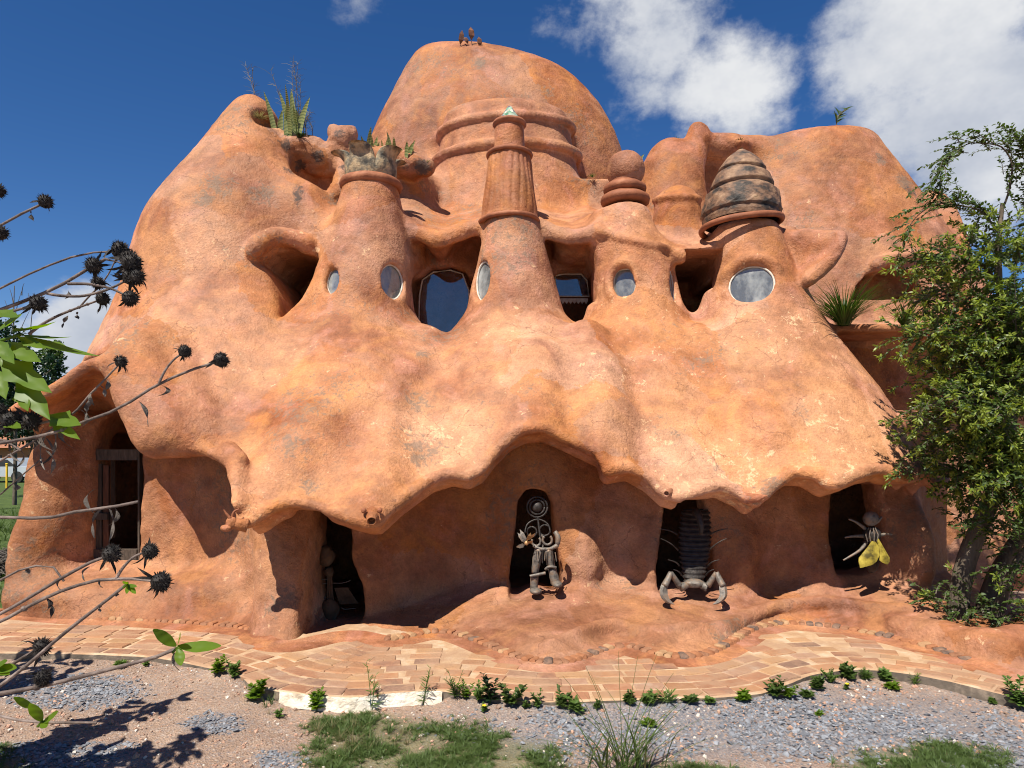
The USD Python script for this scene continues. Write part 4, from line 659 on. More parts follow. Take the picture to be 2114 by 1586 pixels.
V = np.concatenate([OE + [0, 0, -PATH_Z - .05], OE + [0, 0, -.022], OE + OEn * .02 + [0, 0, -.010], inn + [0, 0, -.010]]); 
wv = (meshkit.fbm(V * 9, 3, 2) - .5) * .02; V[:2 * n_] -= np.concatenate([OEn, OEn]) * wv[:2 * n_, None]
obj('mortar_bed', mesh_(V[n_:], grid_faces(3, n_)[:, ::-1]), M['mortar'], path, 40, loc=PB); obj('kerb_side', mesh_(V[:2 * n_], grid_faces(2, n_)[:, ::-1]), M['kerb'], path, True, loc=PB)
# the flaking white plaster on part of the kerb
ou = uv_of(OE[:, 0], OE[:, 1], PATH_Z)[0]; sel = np.nonzero((ou > 575) & (ou < 915))[0]; a = OE[sel]; nn = OEn[sel]; T = np.linspace(0, 1, 6)
pl = np.concatenate([a - nn * (.012 + .02 * t + .012 * (meshkit.fbm(a * 14 + t * 3, 3, 8) - .5)[:, None] * 2) + np.array([0, 0, 1]) * (-.012 - t * (.085 + .05 * meshkit.fbm(a * 11, 3, 6)))[:, None] for t in T])
obj('plaster', mesh_(pl, grid_faces(len(T), len(sel))), M['plaster'], path, True, 'flaking white plaster on the kerb', loc=PB)
def brick(c, d, L, W, z, h=.05, tl=0.0):
    """a worn paving brick: rounded top edge, top at height z"""
    nrm = np.array([-d[1], d[0], 0]); V = []
    for s_, zz in ((1.0, z - h), (1.0, z - .010), (.955, z - .001), ):
        q = 1 - (1 - s_) * (L / W if False else 1)
        for a, b in ((-1, -1), (1, -1), (1, 1), (-1, 1)): V.append(c + d * a * (L / 2 - (1 - s_) * .16) + nrm * b * (W / 2 - (1 - s_) * .16) + [0, 0, zz + tl * a * L])
    V = np.array(V); V[:, :2] += rng.normal(0, .0022, (len(V), 2)); F = []
    for r in range(2):
        for k in range(4): a, b = r * 4 + k, r * 4 + (k + 1) % 4; F += [[a, b, b + 4], [a, b + 4, a + 4]]
    F += [[8, 9, 10], [8, 10, 11]]; return mesh_(V, F)
s_len = np.r_[0, np.cumsum(np.linalg.norm(np.diff(OE, axis=0), axis=1))]; nb = 0
for r in range(9):
    off = .012 + r * .158; t = rng.uniform(0, .2)
    while t < s_len[-1] - .3 and nb < 296:
        L = rng.uniform(.21, .29); m_ = t + L / 2
        c, nv = np.array([np.interp(m_, s_len, OE[:, k]) for k in range(3)]), np.array([np.interp(m_, s_len, OEn[:, k]) for k in range(3)]); nv /= np.linalg.norm(nv)
        p = c + nv * (off + .075); d = np.array([nv[1], -nv[0], 0]); u, v = uv_of(p[0], p[1], PATH_Z)
        t += L + rng.uniform(.016, .03)
        if p[1] > np.interp(p[0], fx, yf) - .20 or u < -15 or u > 2130: continue
        w = [.3, .26, .2, .1, .06, .08]; w = w if r else [.16, .28, .08, .22, .16, .1]; k = rng.choice(6, p=w)
        obj('brick', brick(p * [1, 1, 0], d, L, .134, PATH_Z + rng.normal(0, .002) - .002, tl=rng.normal(0, .008)), M[f'brick{k}'], path, False, loc=PB); nb += 1
fe = np.stack([np.linspace(fx[0], fx[-1], 300)] * 2 + [np.zeros(300)], 1); fe[:, 1] = np.interp(fe[:, 0], gx.astype(float), footY); g = np.gradient(fe, axis=0); fn_ = unit0 = np.stack([g[:, 1], -g[:, 0], 0 * g[:, 0]], 1); fn_ = fn_ / np.linalg.norm(fn_, axis=1, keepdims=True)
fil = np.concatenate([fe + fn_ * w + np.array([0, 0, PATH_Z + z]) for w, z in ((-.1, .03), (.0, .012), (.05, .002), (.13, -.006), (.20, -.014))])
obj('clay_fillet', mesh_(fil, grid_faces(5, 300)[:, ::-1]), M['clay'], path, True, 'smooth clay strip between the wall and the bricks', loc=PB)
for i, r in enumerate([[(.3, (.20, .075, .032)), (.6, (.31, .13, .06)), (.8, (.38, .2, .11))], [(.3, (.17, .07, .035)), (.6, (.27, .13, .07)), (.8, (.36, .22, .14))], [(.3, (.25, .13, .06)), (.6, (.36, .21, .11)), (.8, (.42, .28, .17))], [(.35, (.08, .055, .045)), (.6, (.2, .12, .08)), (.8, (.34, .2, .12))]]): M[f'tile{i}'] = noise_mat(f'tile{i}', r, scale=12, detail=6, rough=.85, bump=.6, bump_scale=40)
# the row of rounded edging tiles let into the wall's foot
xs = np.linspace(fx[0], fx[-1], 4000); fl = np.stack([xs, np.interp(xs, gx.astype(float), footY)], 1); sl2 = np.r_[0, np.cumsum(np.linalg.norm(np.diff(fl, axis=0), axis=1))]; t = 0; nt = 0
while t < sl2[-1] - .1 and nt < 170:
    L = rng.uniform(.062, .09); m_ = t + L / 2; t += L + .003
    p = np.array([np.interp(m_, sl2, fl[:, 0]), np.interp(m_, sl2, fl[:, 1])]); d = np.array([np.interp(m_ + .05, sl2, fl[:, k]) - np.interp(m_ - .05, sl2, fl[:, k]) for k in (0, 1)]); d = np.r_[d / np.linalg.norm(d), 0]; nv = np.array([d[1], -d[0], 0])
    u, v = uv_of(p[0], p[1], PATH_Z)
    if u < -10 or u > 2000 or 525 < u < 790: continue
    a = np.linspace(0, np.pi, 8); H = rng.uniform(.042, .06); prof = np.stack([-np.cos(a) * L / 2, np.sin(a) ** .28 * H], 1); n8 = len(prof)
    base = np.r_[p, PATH_Z - .012] + nv * (.004 + rng.uniform(0, .006)); V = np.concatenate([base - nv * .10 + np.outer(prof[:, 0], d) + np.outer(prof[:, 1], [0, 0, 1]), base + np.outer(prof[:, 0], d) + np.outer(prof[:, 1], [0, 0, 1]) - nv * .25 * (prof[:, 1] / H * .07)[:, None], [base + nv * .004 + [0, 0, H * .45]]])
    k = np.arange(n8 - 1); F = np.vstack([np.stack([k, k + n8, k + n8 + 1], -1), np.stack([k, k + n8 + 1, k + 1], -1), np.stack([k + n8, np.full(n8 - 1, 2 * n8), k + n8 + 1], -1), [[2 * n8 - 1, 2 * n8, n8]]])
    obj('edging_tile', mesh_(V, F), M[f'tile{rng.choice(4, p=[.4, .3, .18, .12])}'], path, False, loc=PB); nt += 1

# loose stone: instanced chips of a few shapes
def instancer(name, protos, pos, quats, scales, idx, kind='stuff', label=None, category=None):
    pi = UsdGeom.PointInstancer.Define(stage, '/World/' + name)
    UsdGeom.Scope.Define(stage, f'/World/{name}/shapes')
    for i, (m, mat) in enumerate(protos):
        v, f, nn_ = meshkit.arrays(m, False); q = usdkit.mesh(stage, f'/World/{name}/shapes/shape_{i:03d}', (v, f), mat); pi.CreatePrototypesRel().AddTarget(q.GetPath())
    pi.CreatePositionsAttr(Vt.Vec3fArray.FromNumpy(np.asarray(pos, np.float32))); pi.CreateProtoIndicesAttr(Vt.IntArray.FromNumpy(np.asarray(idx, np.int32)))
    pi.CreateOrientationsAttr(Vt.QuathArray([Gf.Quath(float(q[0]), Gf.Vec3h(*map(float, q[1:]))) for q in quats])); pi.CreateScalesAttr(Vt.Vec3fArray.FromNumpy(np.asarray(scales, np.float32)))
    return tag(pi, label, category, kind=kind)
def rquat(n, tilt=.35):
    a = rng.uniform(0, 2 * np.pi, n) / 2; t = rng.normal(0, tilt, (n, 2)) / 2
    q = np.stack([np.cos(a), t[:, 0], t[:, 1], np.sin(a)], 1); return q / np.linalg.norm(q, axis=1, keepdims=True)
def chip(seed, flat):
    m = trimesh.creation.icosphere(subdivisions=0 if flat < .5 else 1); r_ = np.random.default_rng(seed); v = np.array(m.vertices) * (1 + r_.uniform(-.35, .3, (len(m.vertices), 1))); return mesh_(v * [1, r_.uniform(.55, .9), flat], m.faces)
for nm, cols in [('chip_slate', [(.3, (.085, .088, .098)), (.7, (.18, .185, .205))]), ('chip_slate2', [(.3, (.14, .145, .16)), (.7, (.26, .265, .285))]), ('chip_pink', [(.3, (.30, .16, .11)), (.7, (.48, .30, .21))]), ('chip_brown', [(.3, (.16, .10, .07)), (.7, (.28, .19, .14))]), ('chip_pale', [(.3, (.45, .38, .31)), (.7, (.62, .55, .48))])]:
    M[nm] = noise_mat(nm, cols, scale=20, detail=2, rough=.8, bump=.3, random_=.0)
def scatter(n, fn, xlim=(-4.4, 5.2), ylim=(3.9, 6.4)):
    x, y = rng.uniform(*xlim, n), rng.uniform(*ylim, n); k = rng.uniform(0, 1, n) < fn(x, y); x, y = x[k], y[k]; k = ~on_path(x, y + .015); return x[k], y[k]
nzp = lambda x, y, f, s_: meshkit.fbm(np.stack([x, y, 0 * x], -1) * f, 3, s_)
x1, y1 = scatter(60000, lambda x, y: np.clip(zone(x, y, SLATE) * 1.3 - .1, 0, 1) * np.clip((nzp(x, y, 2.2, 3) - .33) * 5, .12, 1) * (1 - .9 * zone(x, y, TURF)))
x2, y2 = scatter(30000, lambda x, y: np.clip((nzp(x, y, 1.8, 12) - .35) * 1.6, .08, .5) * (1 - .85 * zone(x, y, TURF)))
n1, n2 = len(x1), len(x2); X_, Y_ = np.r_[x1, x2], np.r_[y1, y2]; sc = np.r_[rng.gamma(5, .0021, n1) + .004, rng.gamma(3, .0021, n2) + .003]
instancer('gravel', [(chip(1, .28), M['chip_slate']), (chip(2, .22), M['chip_slate']), (chip(3, .3), M['chip_slate2']), (chip(4, .25), M['chip_slate2']), (chip(5, .6), M['chip_pink']), (chip(6, .7), M['chip_pink']), (chip(7, .65), M['chip_brown']), (chip(8, .7), M['chip_pale'])],
    np.stack([X_, Y_, ground_z(X_, Y_) + sc * .22], 1), rquat(n1 + n2), np.stack([sc] * 3, 1), np.r_[rng.choice(4, n1, p=[.3, .25, .25, .2]), rng.choice([4, 5, 6, 7], n2, p=[.3, .25, .33, .12])], label='loose grey slate chips and pinkish pebbles over the soil', category='gravel')

# ---------------------------------------------------------------- leaves and blades
def leaves(P, D, N, L, W, fold=.25, droop=.15):
    """many six-cornered leaves at once: bases P, directions D, face normals N"""
    P, D, N = (np.asarray(a, float) for a in (P, D, N)); n = len(P); L, W = np.broadcast_to(L, n)[:, None], np.broadcast_to(W, n)[:, None]
    D = D / np.linalg.norm(D, axis=1, keepdims=True); S = np.cross(D, N); S /= np.linalg.norm(S, axis=1, keepdims=True) + 1e-9; N = np.cross(S, D)
    pts = []
    for t, w, lift in ((0, 0, 0), (.3, .45, fold), (.68, .42, fold), (1, 0, -droop), (.68, -.42, fold), (.3, -.45, fold)):
        pts.append(P + D * L * t + S * W * w + N * (W * lift * abs(w) * 2 - L * droop * t * t))
    V = np.stack(pts, 1).reshape(-1, 3); o_ = (np.arange(n) * 6)[:, None, None]; F = (np.array([[0, 1, 5], [1, 2, 4], [1, 4, 5], [2, 3, 4]])[None] + o_).reshape(-1, 3); return mesh_(V, F)
def unit(v): return v / (np.linalg.norm(v, axis=-1, keepdims=True) + 1e-12)
def blade(p, d, L, w, bend=.3, n=7, taper=1.0, flatn=None, tipw=.0):
    """a strap leaf from p along d, bending over under its weight"""
    d = unit(np.asarray(d, float)); t = np.linspace(0, 1, n); h = unit(np.array([d[0], d[1], 0.0]) + 1e-6); s_ = np.cross(d, [0, 0, 1.0]) if flatn is None else np.cross(d, flatn); s_ = unit(s_ + 1e-6)
    C = np.asarray(p) + np.outer(t * L, d) + np.outer(t ** 2 * L * bend, h) - np.outer(t ** 2.4 * L * bend * .55, [0, 0, 1]); W = w * np.clip(1.15 * np.minimum(1, .55 + t * 2) * (1 - t ** (2.2 * taper)) + tipw, .02, 2)
    nn_ = np.cross(s_, d); V = np.concatenate([C - np.outer(W / 2, s_), C + np.outer(W * .14, nn_) * -1, C + np.outer(W / 2, s_)]); f = grid_faces(3, n); return mesh_(V, f)
def tuft(p, n, L, w, spread, bend=(.2, .7), seed=0):
    r_ = np.random.default_rng(seed); out = []
    for i in range(n):
        a = r_.uniform(0, 2 * np.pi); s_ = r_.uniform(0, 1) ** .7 * spread; d = np.array([math.cos(a) * s_, math.sin(a) * s_, 1.0]); q = np.asarray(p) + np.array([math.cos(a), math.sin(a), 0]) * r_.uniform(0, .12) * L * spread
        out.append(blade(q, d, L * r_.uniform(.45, 1.0), w * r_.uniform(.7, 1.2), r_.uniform(*bend), 6))
    return cat(out)
M['leaf'] = leaf_mat('leaf', (.055, .09, .018), (.15, .20, .04)); M['leaf_dark'] = leaf_mat('leaf_dark', (.012, .032, .010), (.045, .080, .024), .3, .38); M['leaf_lime'] = leaf_mat('leaf_lime', (.20, .25, .035), (.38, .40, .085), .4)
M['leaf_bright'] = leaf_mat('leaf_bright', (.10, .17, .014), (.19, .27, .03), .5, .45); M['weed'] = leaf_mat('weed', (.09, .15, .03), (.20, .29, .07), .4)
M['grass'] = leaf_mat('grass', (.07, .11, .025), (.18, .21, .07), .35, .55); M['grass_dry'] = leaf_mat('grass_dry', (.16, .14, .06), (.32, .27, .13), .35, .6); M['fern'] = leaf_mat('fern', (.035, .075, .01), (.13, .18, .03), .3, .4)
M['snake'] = usdkit.material(stage, '/World/Looks/snake_leaf', {'geo': ('geometry', {}), 'w': ('wave_texture', {'bands_direction': 'z', 'scale': 16.0, 'distortion': 7.0, 'detail': 3.0}), 'r': ('rgb_ramp', {'ramp': [(.3, (.05, .09, .025)), (.55, (.14, .18, .05)), (.8, (.36, .36, .13))]}), 'p': ('principled_bsdf', {'roughness': .4}), 't': ('translucent_bsdf', {'color': (.3, .36, .08)}), 'm': ('mix_closure', {'fac': .2})}, [('geo.position', 'w.vector'), ('w.fac', 'r.fac'), ('r.color', 'p.base_color'), ('p.BSDF', 'm.closure1'), ('t.BSDF', 'm.closure2')], surface='m.closure')
M['twig'] = noise_mat('twig', [(.3, (.05, .037, .028)), (.7, (.15, .12, .09))], scale=18, rough=.85, bump=.7, bump_scale=60, stretch=(1, 1, .4)); M['dry_stem'] = noise_mat('dry_stem', [(.3, (.045, .032, .027)), (.55, (.13, .095, .08)), (.75, (.26, .20, .17))], scale=16, detail=6, rough=.65, bump=.6, bump_scale=70)
M['seed_head'] = noise_mat('seed_head', [(.3, (.006, .005, .005)), (.6, (.022, .017, .014)), (.8, (.07, .055, .045))], scale=40, detail=3, rough=.7, bump=.4); M['dead_leaf'] = noise_mat('dead_leaf', [(.3, (.035, .028, .024)), (.6, (.12, .10, .085)), (.8, (.30, .27, .24))], scale=12, rough=.8, bump=.6); M['bark'] = noise_mat('bark', [(.3, (.04, .03, .022)), (.6, (.11, .085, .06)), (.8, (.2, .16, .12))], scale=9, rough=.9, bump=1.0, bump_scale=30, dist=.02, stretch=(1, 1, .35))
M['petal'] = noise_mat('petal', [(.3, (.75, .45, .01)), (.7, (.85, .6, .03))], scale=9, rough=.6, bump=.1)

# ---------------------------------------------------------------- plants on the house
def snake_plant(name, base, n, h, spread, seed, label, group=None, w=.075):
    r_ = np.random.default_rng(seed); t = thing(name, label, 'plant', base, group=group)
    for i in range(n):
        q = np.asarray(base) + np.array([r_.uniform(-spread, spread), r_.uniform(-.06, .06), -.06]); d = np.array([r_.normal(0, .16), r_.normal(-.08, .12), 1]); obj('leaf', blade(q, d, h * r_.uniform(.5, 1.0), w * r_.uniform(.75, 1.15), r_.uniform(-.05, .25), 9, 1.6, flatn=(r_.normal(0, .4), -1, 0)), M['snake'], t, True, loc=base)
    return t
snake_plant('snake_plant', px(592, 285, 9.85), 11, .82, .2, 1, 'tall variegated snake plant on the ledge beside the left peak')
snake_plant('snake_plant', px(785, 312, 10.15), 9, .40, .22, 2, 'low snake plant clump leaning over the ledge behind the stone crown', w=.055)
snake_plant('snake_plant', px(832, 322, 10.15), 8, .36, .12, 3, 'yellowish snake plant clump at the right end of the rocky ledge', w=.055)
snake_plant('snake_plant', px(1300, 348, 10.8), 5, .42, .09, 4, 'pair of yellow-edged snake plant blades behind the ball finial', w=.07)
def wispy(name, base, h, n, seed, label):
    r_ = np.random.default_rng(seed); t = thing(name, label, 'plant', base); St, Lf = [], []
    for i in range(n):
        q = np.asarray(base) + [r_.uniform(-.1, .1), r_.uniform(-.05, .05), 0]; a = np.array([r_.normal(0, .12), 0, 1]); P = smooth_path([q, q + a * h * .5 * r_.uniform(.7, 1), q + a * h * r_.uniform(.75, 1) + [r_.normal(0, .08), 0, 0]], 14); St.append(tube(P, np.linspace(.006, .002, 14), 4))
        for p in P[4:]:
            for k in range(3): e = p + np.array([r_.normal(0, .075), r_.normal(0, .04), r_.uniform(.0, .09)]); Lf.append(tube([p, (p + e) / 2 + [0, 0, .015], e], [.0022, .0018, .001], 3))
    obj('stem', cat(St), M['dry_stem'], t, loc=base); obj('feathery_twigs', cat(Lf), M['grass_dry'], t, loc=base, kind='stuff'); return t
wispy('dry_weed', px(612, 285, 9.95), 1.15, 5, 5, 'tall feathery dried weed behind the snake plant on the left ledge'); wispy('dry_weed', px(540, 240, 9.9), .72, 2, 6, 'thin dried weed rising from the hollow of the left peak'); wispy('dry_weed', px(640, 285, 9.9), .38, 4, 7, 'short dried weed hanging over the ledge right of the snake plant')
def tuft_thing(name, base, n, L, w, spread, seed, label, mat='grass', cat_='grass', group=None):
    t = thing(name, label, cat_, base, group=group); r_ = np.random.default_rng(seed)
    obj('blades', tuft(base, n, L, w, spread, seed=seed), M[mat], t, True, loc=base, kind='stuff'); return t
tuft_thing('roof_tuft', px(618, 287, 9.85), 60, .16, .02, 1.3, 11, 'dark green leafy tuft at the foot of the snake plant', 'leaf_dark', 'plant'); tuft_thing('roof_tuft', px(535, 245, 9.62), 40, .14, .014, 1.2, 12, 'brownish succulent tuft in the hollow of the left peak', 'grass_dry', 'plant'); tuft_thing('roof_tuft', px(1394, 296, 11.0), 60, .12, .008, 1.2, 13, 'green grass tuft on the lumpy ridge left of the knob'); tuft_thing('roof_tuft', px(1222, 366, 10.95), 40, .08, .008, 1.2, 14, 'thin grass growing on the wall right of the banded drum'); tuft_thing('roof_tuft', px(1528, 292, 11.0), 26, .07, .014, 1.0, 15, 'tiny dark plant on the low lump of the right ridge', 'leaf_dark', 'plant'); tuft_thing('roof_tuft', px(880, 340, 10.2), 50, .10, .008, 1.1, 16, 'sparse grass at the dark end of the rocky ledge')
tuft_thing('spiky_grass', px(1742, 672, 8.55), 300, .74, .013, .85, 17, 'large green spiky grass clump on the clay shelf', 'fern', 'plant'); tuft_thing('spiky_grass', px(1868, 674, 8.6), 120, .45, .012, .7, 18, 'smaller spiky grass clump on the shelf, half hidden by the tree', 'fern', 'plant')
sp = thing('roof_sprig', 'single leafy green sprig on the small clay pot of the right ridge', 'plant', px(1728, 272, 11.2)); sb = px(1728, 272, 11.2); stp = smooth_path([sb, px(1727, 250, 11.2), px(1732, 238, 11.2), px(1748, 226, 11.2)], 10); obj('stem', tube(stp, .008, 5), M['twig'], sp, loc=sb)
for i in range(11):
    p = stp[3 + i % 7]; d = np.array([.35 * (1 if i % 2 else -1) + .25, rng.normal(0, .2), .45 + rng.normal(0, .2)]); obj('leaf', blade(p, d, .16, .03, .3, 6, flatn=(0, -1, .2)), M['leaf'], sp, True, loc=sb)
db = trace(975, 118, default=12.6) + [0, .20, .08]; orn = thing('metal_leaf_ornament', 'rusty metal leaf ornament on thin wires at the top of the dome', 'ornament', db)
M['rust'] = noise_mat('rust', [(.3, (.03, .014, .009)), (.6, (.13, .05, .025)), (.8, (.26, .12, .06))], scale=12, rough=.6, bump=.4)
for u0, v0, u1, v1, w in [(950, 93, 953, 68, .10), (966, 91, 958, 80, .09), (973, 84, 971, 61, .12), (990, 97, 988, 80, .10)]:
    a, b = px(u0, v0, db[1]), px(u1, v1, db[1]); L = np.linalg.norm(b - a) * 1.15; lf = obj('leaf', leaves([a], [b - a], [(.3, -1, .2)], L, w, .35, -.12), M['rust'], orn, False, loc=db); obj('wire', tube(smooth_path([px(972, 112, db[1]), (px(972, 112, db[1]) + a) / 2 + [.02, 0, -.03], a], 6), .008, 5), M['rust'], orn, loc=db)
# ---------------------------------------------------------------- scrap-metal creatures in the ground-floor openings
M['scrap'] = noise_mat('scrap_metal', [(.3, (.05, .042, .036)), (.48, (.16, .14, .12)), (.60, (.19, .125, .082)), (.68, (.22, .2, .175)), (.8, (.34, .31, .27))], scale=15, detail=6, rough=.55, bump=.5, bump_scale=50, metallic=.25)
M['scrap_dark'] = noise_mat('scrap_dark', [(.3, (.014, .012, .011)), (.7, (.06, .05, .045))], scale=15, rough=.5, bump=.5, metallic=.4); M['brass'] = noise_mat('brass_leaf', [(.3, (.28, .15, .06)), (.7, (.55, .33, .16))], scale=12, rough=.5, bump=.3, metallic=.3)
M['fly_wing'] = noise_mat('fly_wing', [(.33, (.07, .055, .012)), (.5, (.25, .19, .026)), (.72, (.44, .35, .06))], scale=11, detail=6, rough=.5, bump=.4); M['gourd'] = noise_mat('gourd_brown', [(.3, (.05, .03, .016)), (.7, (.13, .075, .04))], scale=10, rough=.7, bump=.6)
def sheet(uvs, Y, th=.012, dy=0.0):
    m = slab(uvs, Y, th); return m
Yk = 7.4; KB = px(1115, 1230, Yk)
knight = thing('scrap_knight', 'standing knight of grey scrap metal with ring head in the arched middle window', 'sculpture', KB)
K = lambda u, v, dy=0.0: px(u, v, Yk + dy)
def ringpx(u, v, r, w, Y, a0=0, a1=2 * np.pi, k=26): t = np.linspace(a0, a1, k); return tube(np.array([px(u + r * math.cos(a), v + r * math.sin(a), Y) for a in t]), w, 6)
hd = [ringpx(1109, 1047, 21, .012, Yk + .1), ringpx(1109, 1047, 15, .012, Yk + .09), ball(K(1109, 1047, .09), (.058, .04, .058), 2)]
obj('ring_head', cat(hd), M['scrap_dark'], knight, True, loc=KB, label='round head of nested rings')
obj('torso_wires', cat([tube([K(1110, 1068, .08), K(1114, 1100, .05), K(1118, 1132, .02)], .012, 6)] + [tube(smooth_path([K(1110, 1072, .08), K(1110 + s * 22, 1080 + abs(s) * 4, .06), K(1110 + s * 26, 1100, .03)], 8), .010, 6) for s in (-1, 1)] + [ringpx(1125, 1095, 11, .010, Yk + .06), ringpx(1098, 1098, 10, .010, Yk + .06)]), M['scrap_dark'], knight, True, loc=KB)
obj('horseshoe', ringpx(1107, 1118, 9, .013, Yk, -.9, 3.6), M['scrap'], knight, True, loc=KB); obj('horseshoe', ringpx(1130, 1115, 9.5, .014, Yk - .02, -.9, 4.0), M['scrap'], knight, True, loc=KB); obj('hip_belt', cat([tube(smooth_path([K(1102, 1126, 0), K(1118, 1134, -.03), K(1132, 1134, -.03), K(1148, 1126, 0)], 10), [.02] * 10, 8), tube(smooth_path([K(1118, 1104), K(1122, 1120), K(1119, 1134)], 8), .010, 6)]), M['scrap'], knight, True, loc=KB)
def limb(name, P, r, mat='scrap', n=12): obj(name, rough(tube(smooth_path(P, n), np.interp(np.linspace(0, 1, n), np.linspace(0, 1, len(r)), r), 10), .004, 20), M[mat], knight, True, loc=KB)
limb('thigh', [K(1113, 1132), K(1108, 1158), K(1104, 1184)], [.046, .052, .036]); limb('shin', [K(1103, 1190), K(1102, 1222)], [.046, .04]); limb('thigh', [K(1131, 1134), K(1135, 1154), K(1139, 1172)], [.048, .05, .04]); limb('shin', [K(1139, 1174), K(1147, 1204)], [.046, .054])
obj('foot', ball(K(1106, 1220, -.05), (.066, .10, .034), 2, .08), M['scrap'], knight, True, loc=KB); obj('foot', ball(K(1150, 1206, -.05), (.058, .10, .036), 2, .08), M['scrap'], knight, True, loc=KB)
obj('knee_bar', rough(tube([K(1094, 1190, -.05), K(1126, 1183, -.05)], .016, 8), .002), M['scrap'], knight, True, loc=KB); obj('knee_band', tube(smooth_path([K(1126, 1176, -.04), K(1134, 1170, -.055), K(1148, 1172, -.04)], 6), .015, 8), M['scrap'], knight, True, loc=KB)
for q in range(9): u = 1106 + 5 * q; a = K(u, 1136 + (q % 3) * 2, -.05); obj('strap', tube([a, a + [rng.normal(0, .012), 0, -.10 - .04 * (q % 2)]], .006, 5), M['scrap_dark' if q % 2 else 'scrap'], knight, True, loc=KB)
limb('arm', [K(1146, 1098, .02), K(1152, 1112), K(1151, 1124), K(1141, 1131, -.02)], [.024, .03, .028, .02])
for i, (a, b, w, mt) in enumerate([((1086, 1122), (1074, 1093), .05, 'scrap'), ((1084, 1122), (1069, 1100), .045, 'scrap'), ((1084, 1124), (1066, 1130), .05, 'scrap'), ((1088, 1116), (1096, 1101), .05, 'brass'), ((1088, 1118), (1100, 1118), .05, 'brass'), ((1088, 1112), (1105, 1103), .045, 'brass')]): A_, B_ = K(*a, -.06), K(*b, -.06 - .02 * i % 3); obj('hand_blade', leaves([A_], [B_ - A_], [(.2, -1, .3 - .2 * i)], np.linalg.norm(B_ - A_), w, .3, .1), M[mt], knight, False, loc=KB)
obj('hand', ball(K(1087, 1121, -.05), (.026, .026, .026), 2), M['brass'], knight, True, loc=KB)
# scorpion, head down
Ys = 7.36; SB = px(1432, 1236, Ys); S_ = lambda u, v, dy=0.0: px(u, v, Ys + dy)
scorp = thing('scrap_scorpion', 'metal scorpion with shade-darkened body hanging head down with curved claws, in the second window from right', 'sculpture', SB)
zz_ = np.linspace(0, 1, 60); bz = [S_(1436 - 4 * t, 1052 + 150 * t, .42 - .34 * t) for t in zz_]
V = []; t20 = np.linspace(0, 2 * np.pi, 24, endpoint=False)
for i, t in enumerate(zz_): r_ = (.09 + .085 * math.sin(math.pi * min(1, .25 + t * .7))) * (1 + .06 * (1 if (i // 2) % 2 else -1)); V.append(bz[i] + np.stack([r_ * np.cos(t20), .6 * r_ * np.sin(t20), 0 * t20], 1))
obj('ribbed_body', mesh_(np.concatenate(V), grid_faces(60, 24, True)), M['scrap_dark'], scorp, False, loc=SB); obj('head', rough(ball(S_(1434, 1204, .0), (.115, .08, .05), 3), .015, 16), M['scrap'], scorp, True, loc=SB); obj('tail', tube(smooth_path([S_(1436, 1056, .1), S_(1444, 1070, .02), S_(1448, 1090, -.02), S_(1446, 1104, -.02)], 12), np.linspace(.05, .02, 12), 8), M['scrap_dark'], scorp, True, loc=SB)  # body and tail take a darker metal: niche shade put into the colour
for s in (-1, 1):
    X = (lambda u: u) if s < 0 else (lambda u: 2864 - u)
    arm = UsdGeom.Xform.Define(stage, numbered('/World/scrap_scorpion/claw_arm'))
    for nm, P, r in [('joint', [S_(X(1420), 1207, -.02), S_(X(1404), 1213, -.04)], [.034, .05]), ('segment', [S_(X(1403), 1210, -.05), S_(X(1385), 1183, -.09)], [.034, .026]), ('segment', [S_(X(1385), 1182, -.09), S_(X(1379), 1196, -.12), S_(X(1371), 1211, -.16)], [.026, .034, .038])]: obj(nm, tube(smooth_path(P, 8), np.interp(np.linspace(0, 1, 8), np.linspace(0, 1, len(r)), r), 9), M['scrap'], arm, True, loc=SB)
    c0 = smooth_path([S_(X(1370), 1209, -.16), S_(X(1368), 1226, -.19), S_(X(1376), 1240, -.21), S_(X(1393), 1248, -.22)], 14); W = np.array([.052, .056, .059, .06, .06, .058, .055, .05, .045, .039, .032, .024, .014, .002]); d_ = np.gradient(c0, axis=0); inn_ = unit(np.cross(d_, [0, 1, 0])) * (1 if s < 0 else -1)
    V = np.concatenate([c0 - inn_ * W[:, None] * .5, c0 + [0, -.022, 0] * np.ones((14, 1)) * (W / .06)[:, None], c0 + inn_ * W[:, None] * .9, c0 + [0, .02, 0] * np.ones((14, 1)) * (W / .06)[:, None]]).reshape(4, 14, 3).transpose(1, 0, 2).reshape(-1, 3); obj('claw', mesh_(V, grid_faces(14, 4, True)), M['scrap'], arm, 40, loc=SB)
    for (u0, v0, u1, v1) in [(1402, 1168, 1379, 1156), (1407, 1188, 1390, 1176), (1400, 1136, 1364, 1112), (1398, 1104, 1361, 1092)]: obj('leg', tube(smooth_path([S_(X(u0), v0, .02), S_(X((u0 + u1) / 2), (v0 + v1) / 2 - 3, -.05), S_(X(u1), v1, -.06)], 6), [.010, .009, .008, .007, .006, .004], 6), M['scrap_dark'], scorp, True, loc=SB)
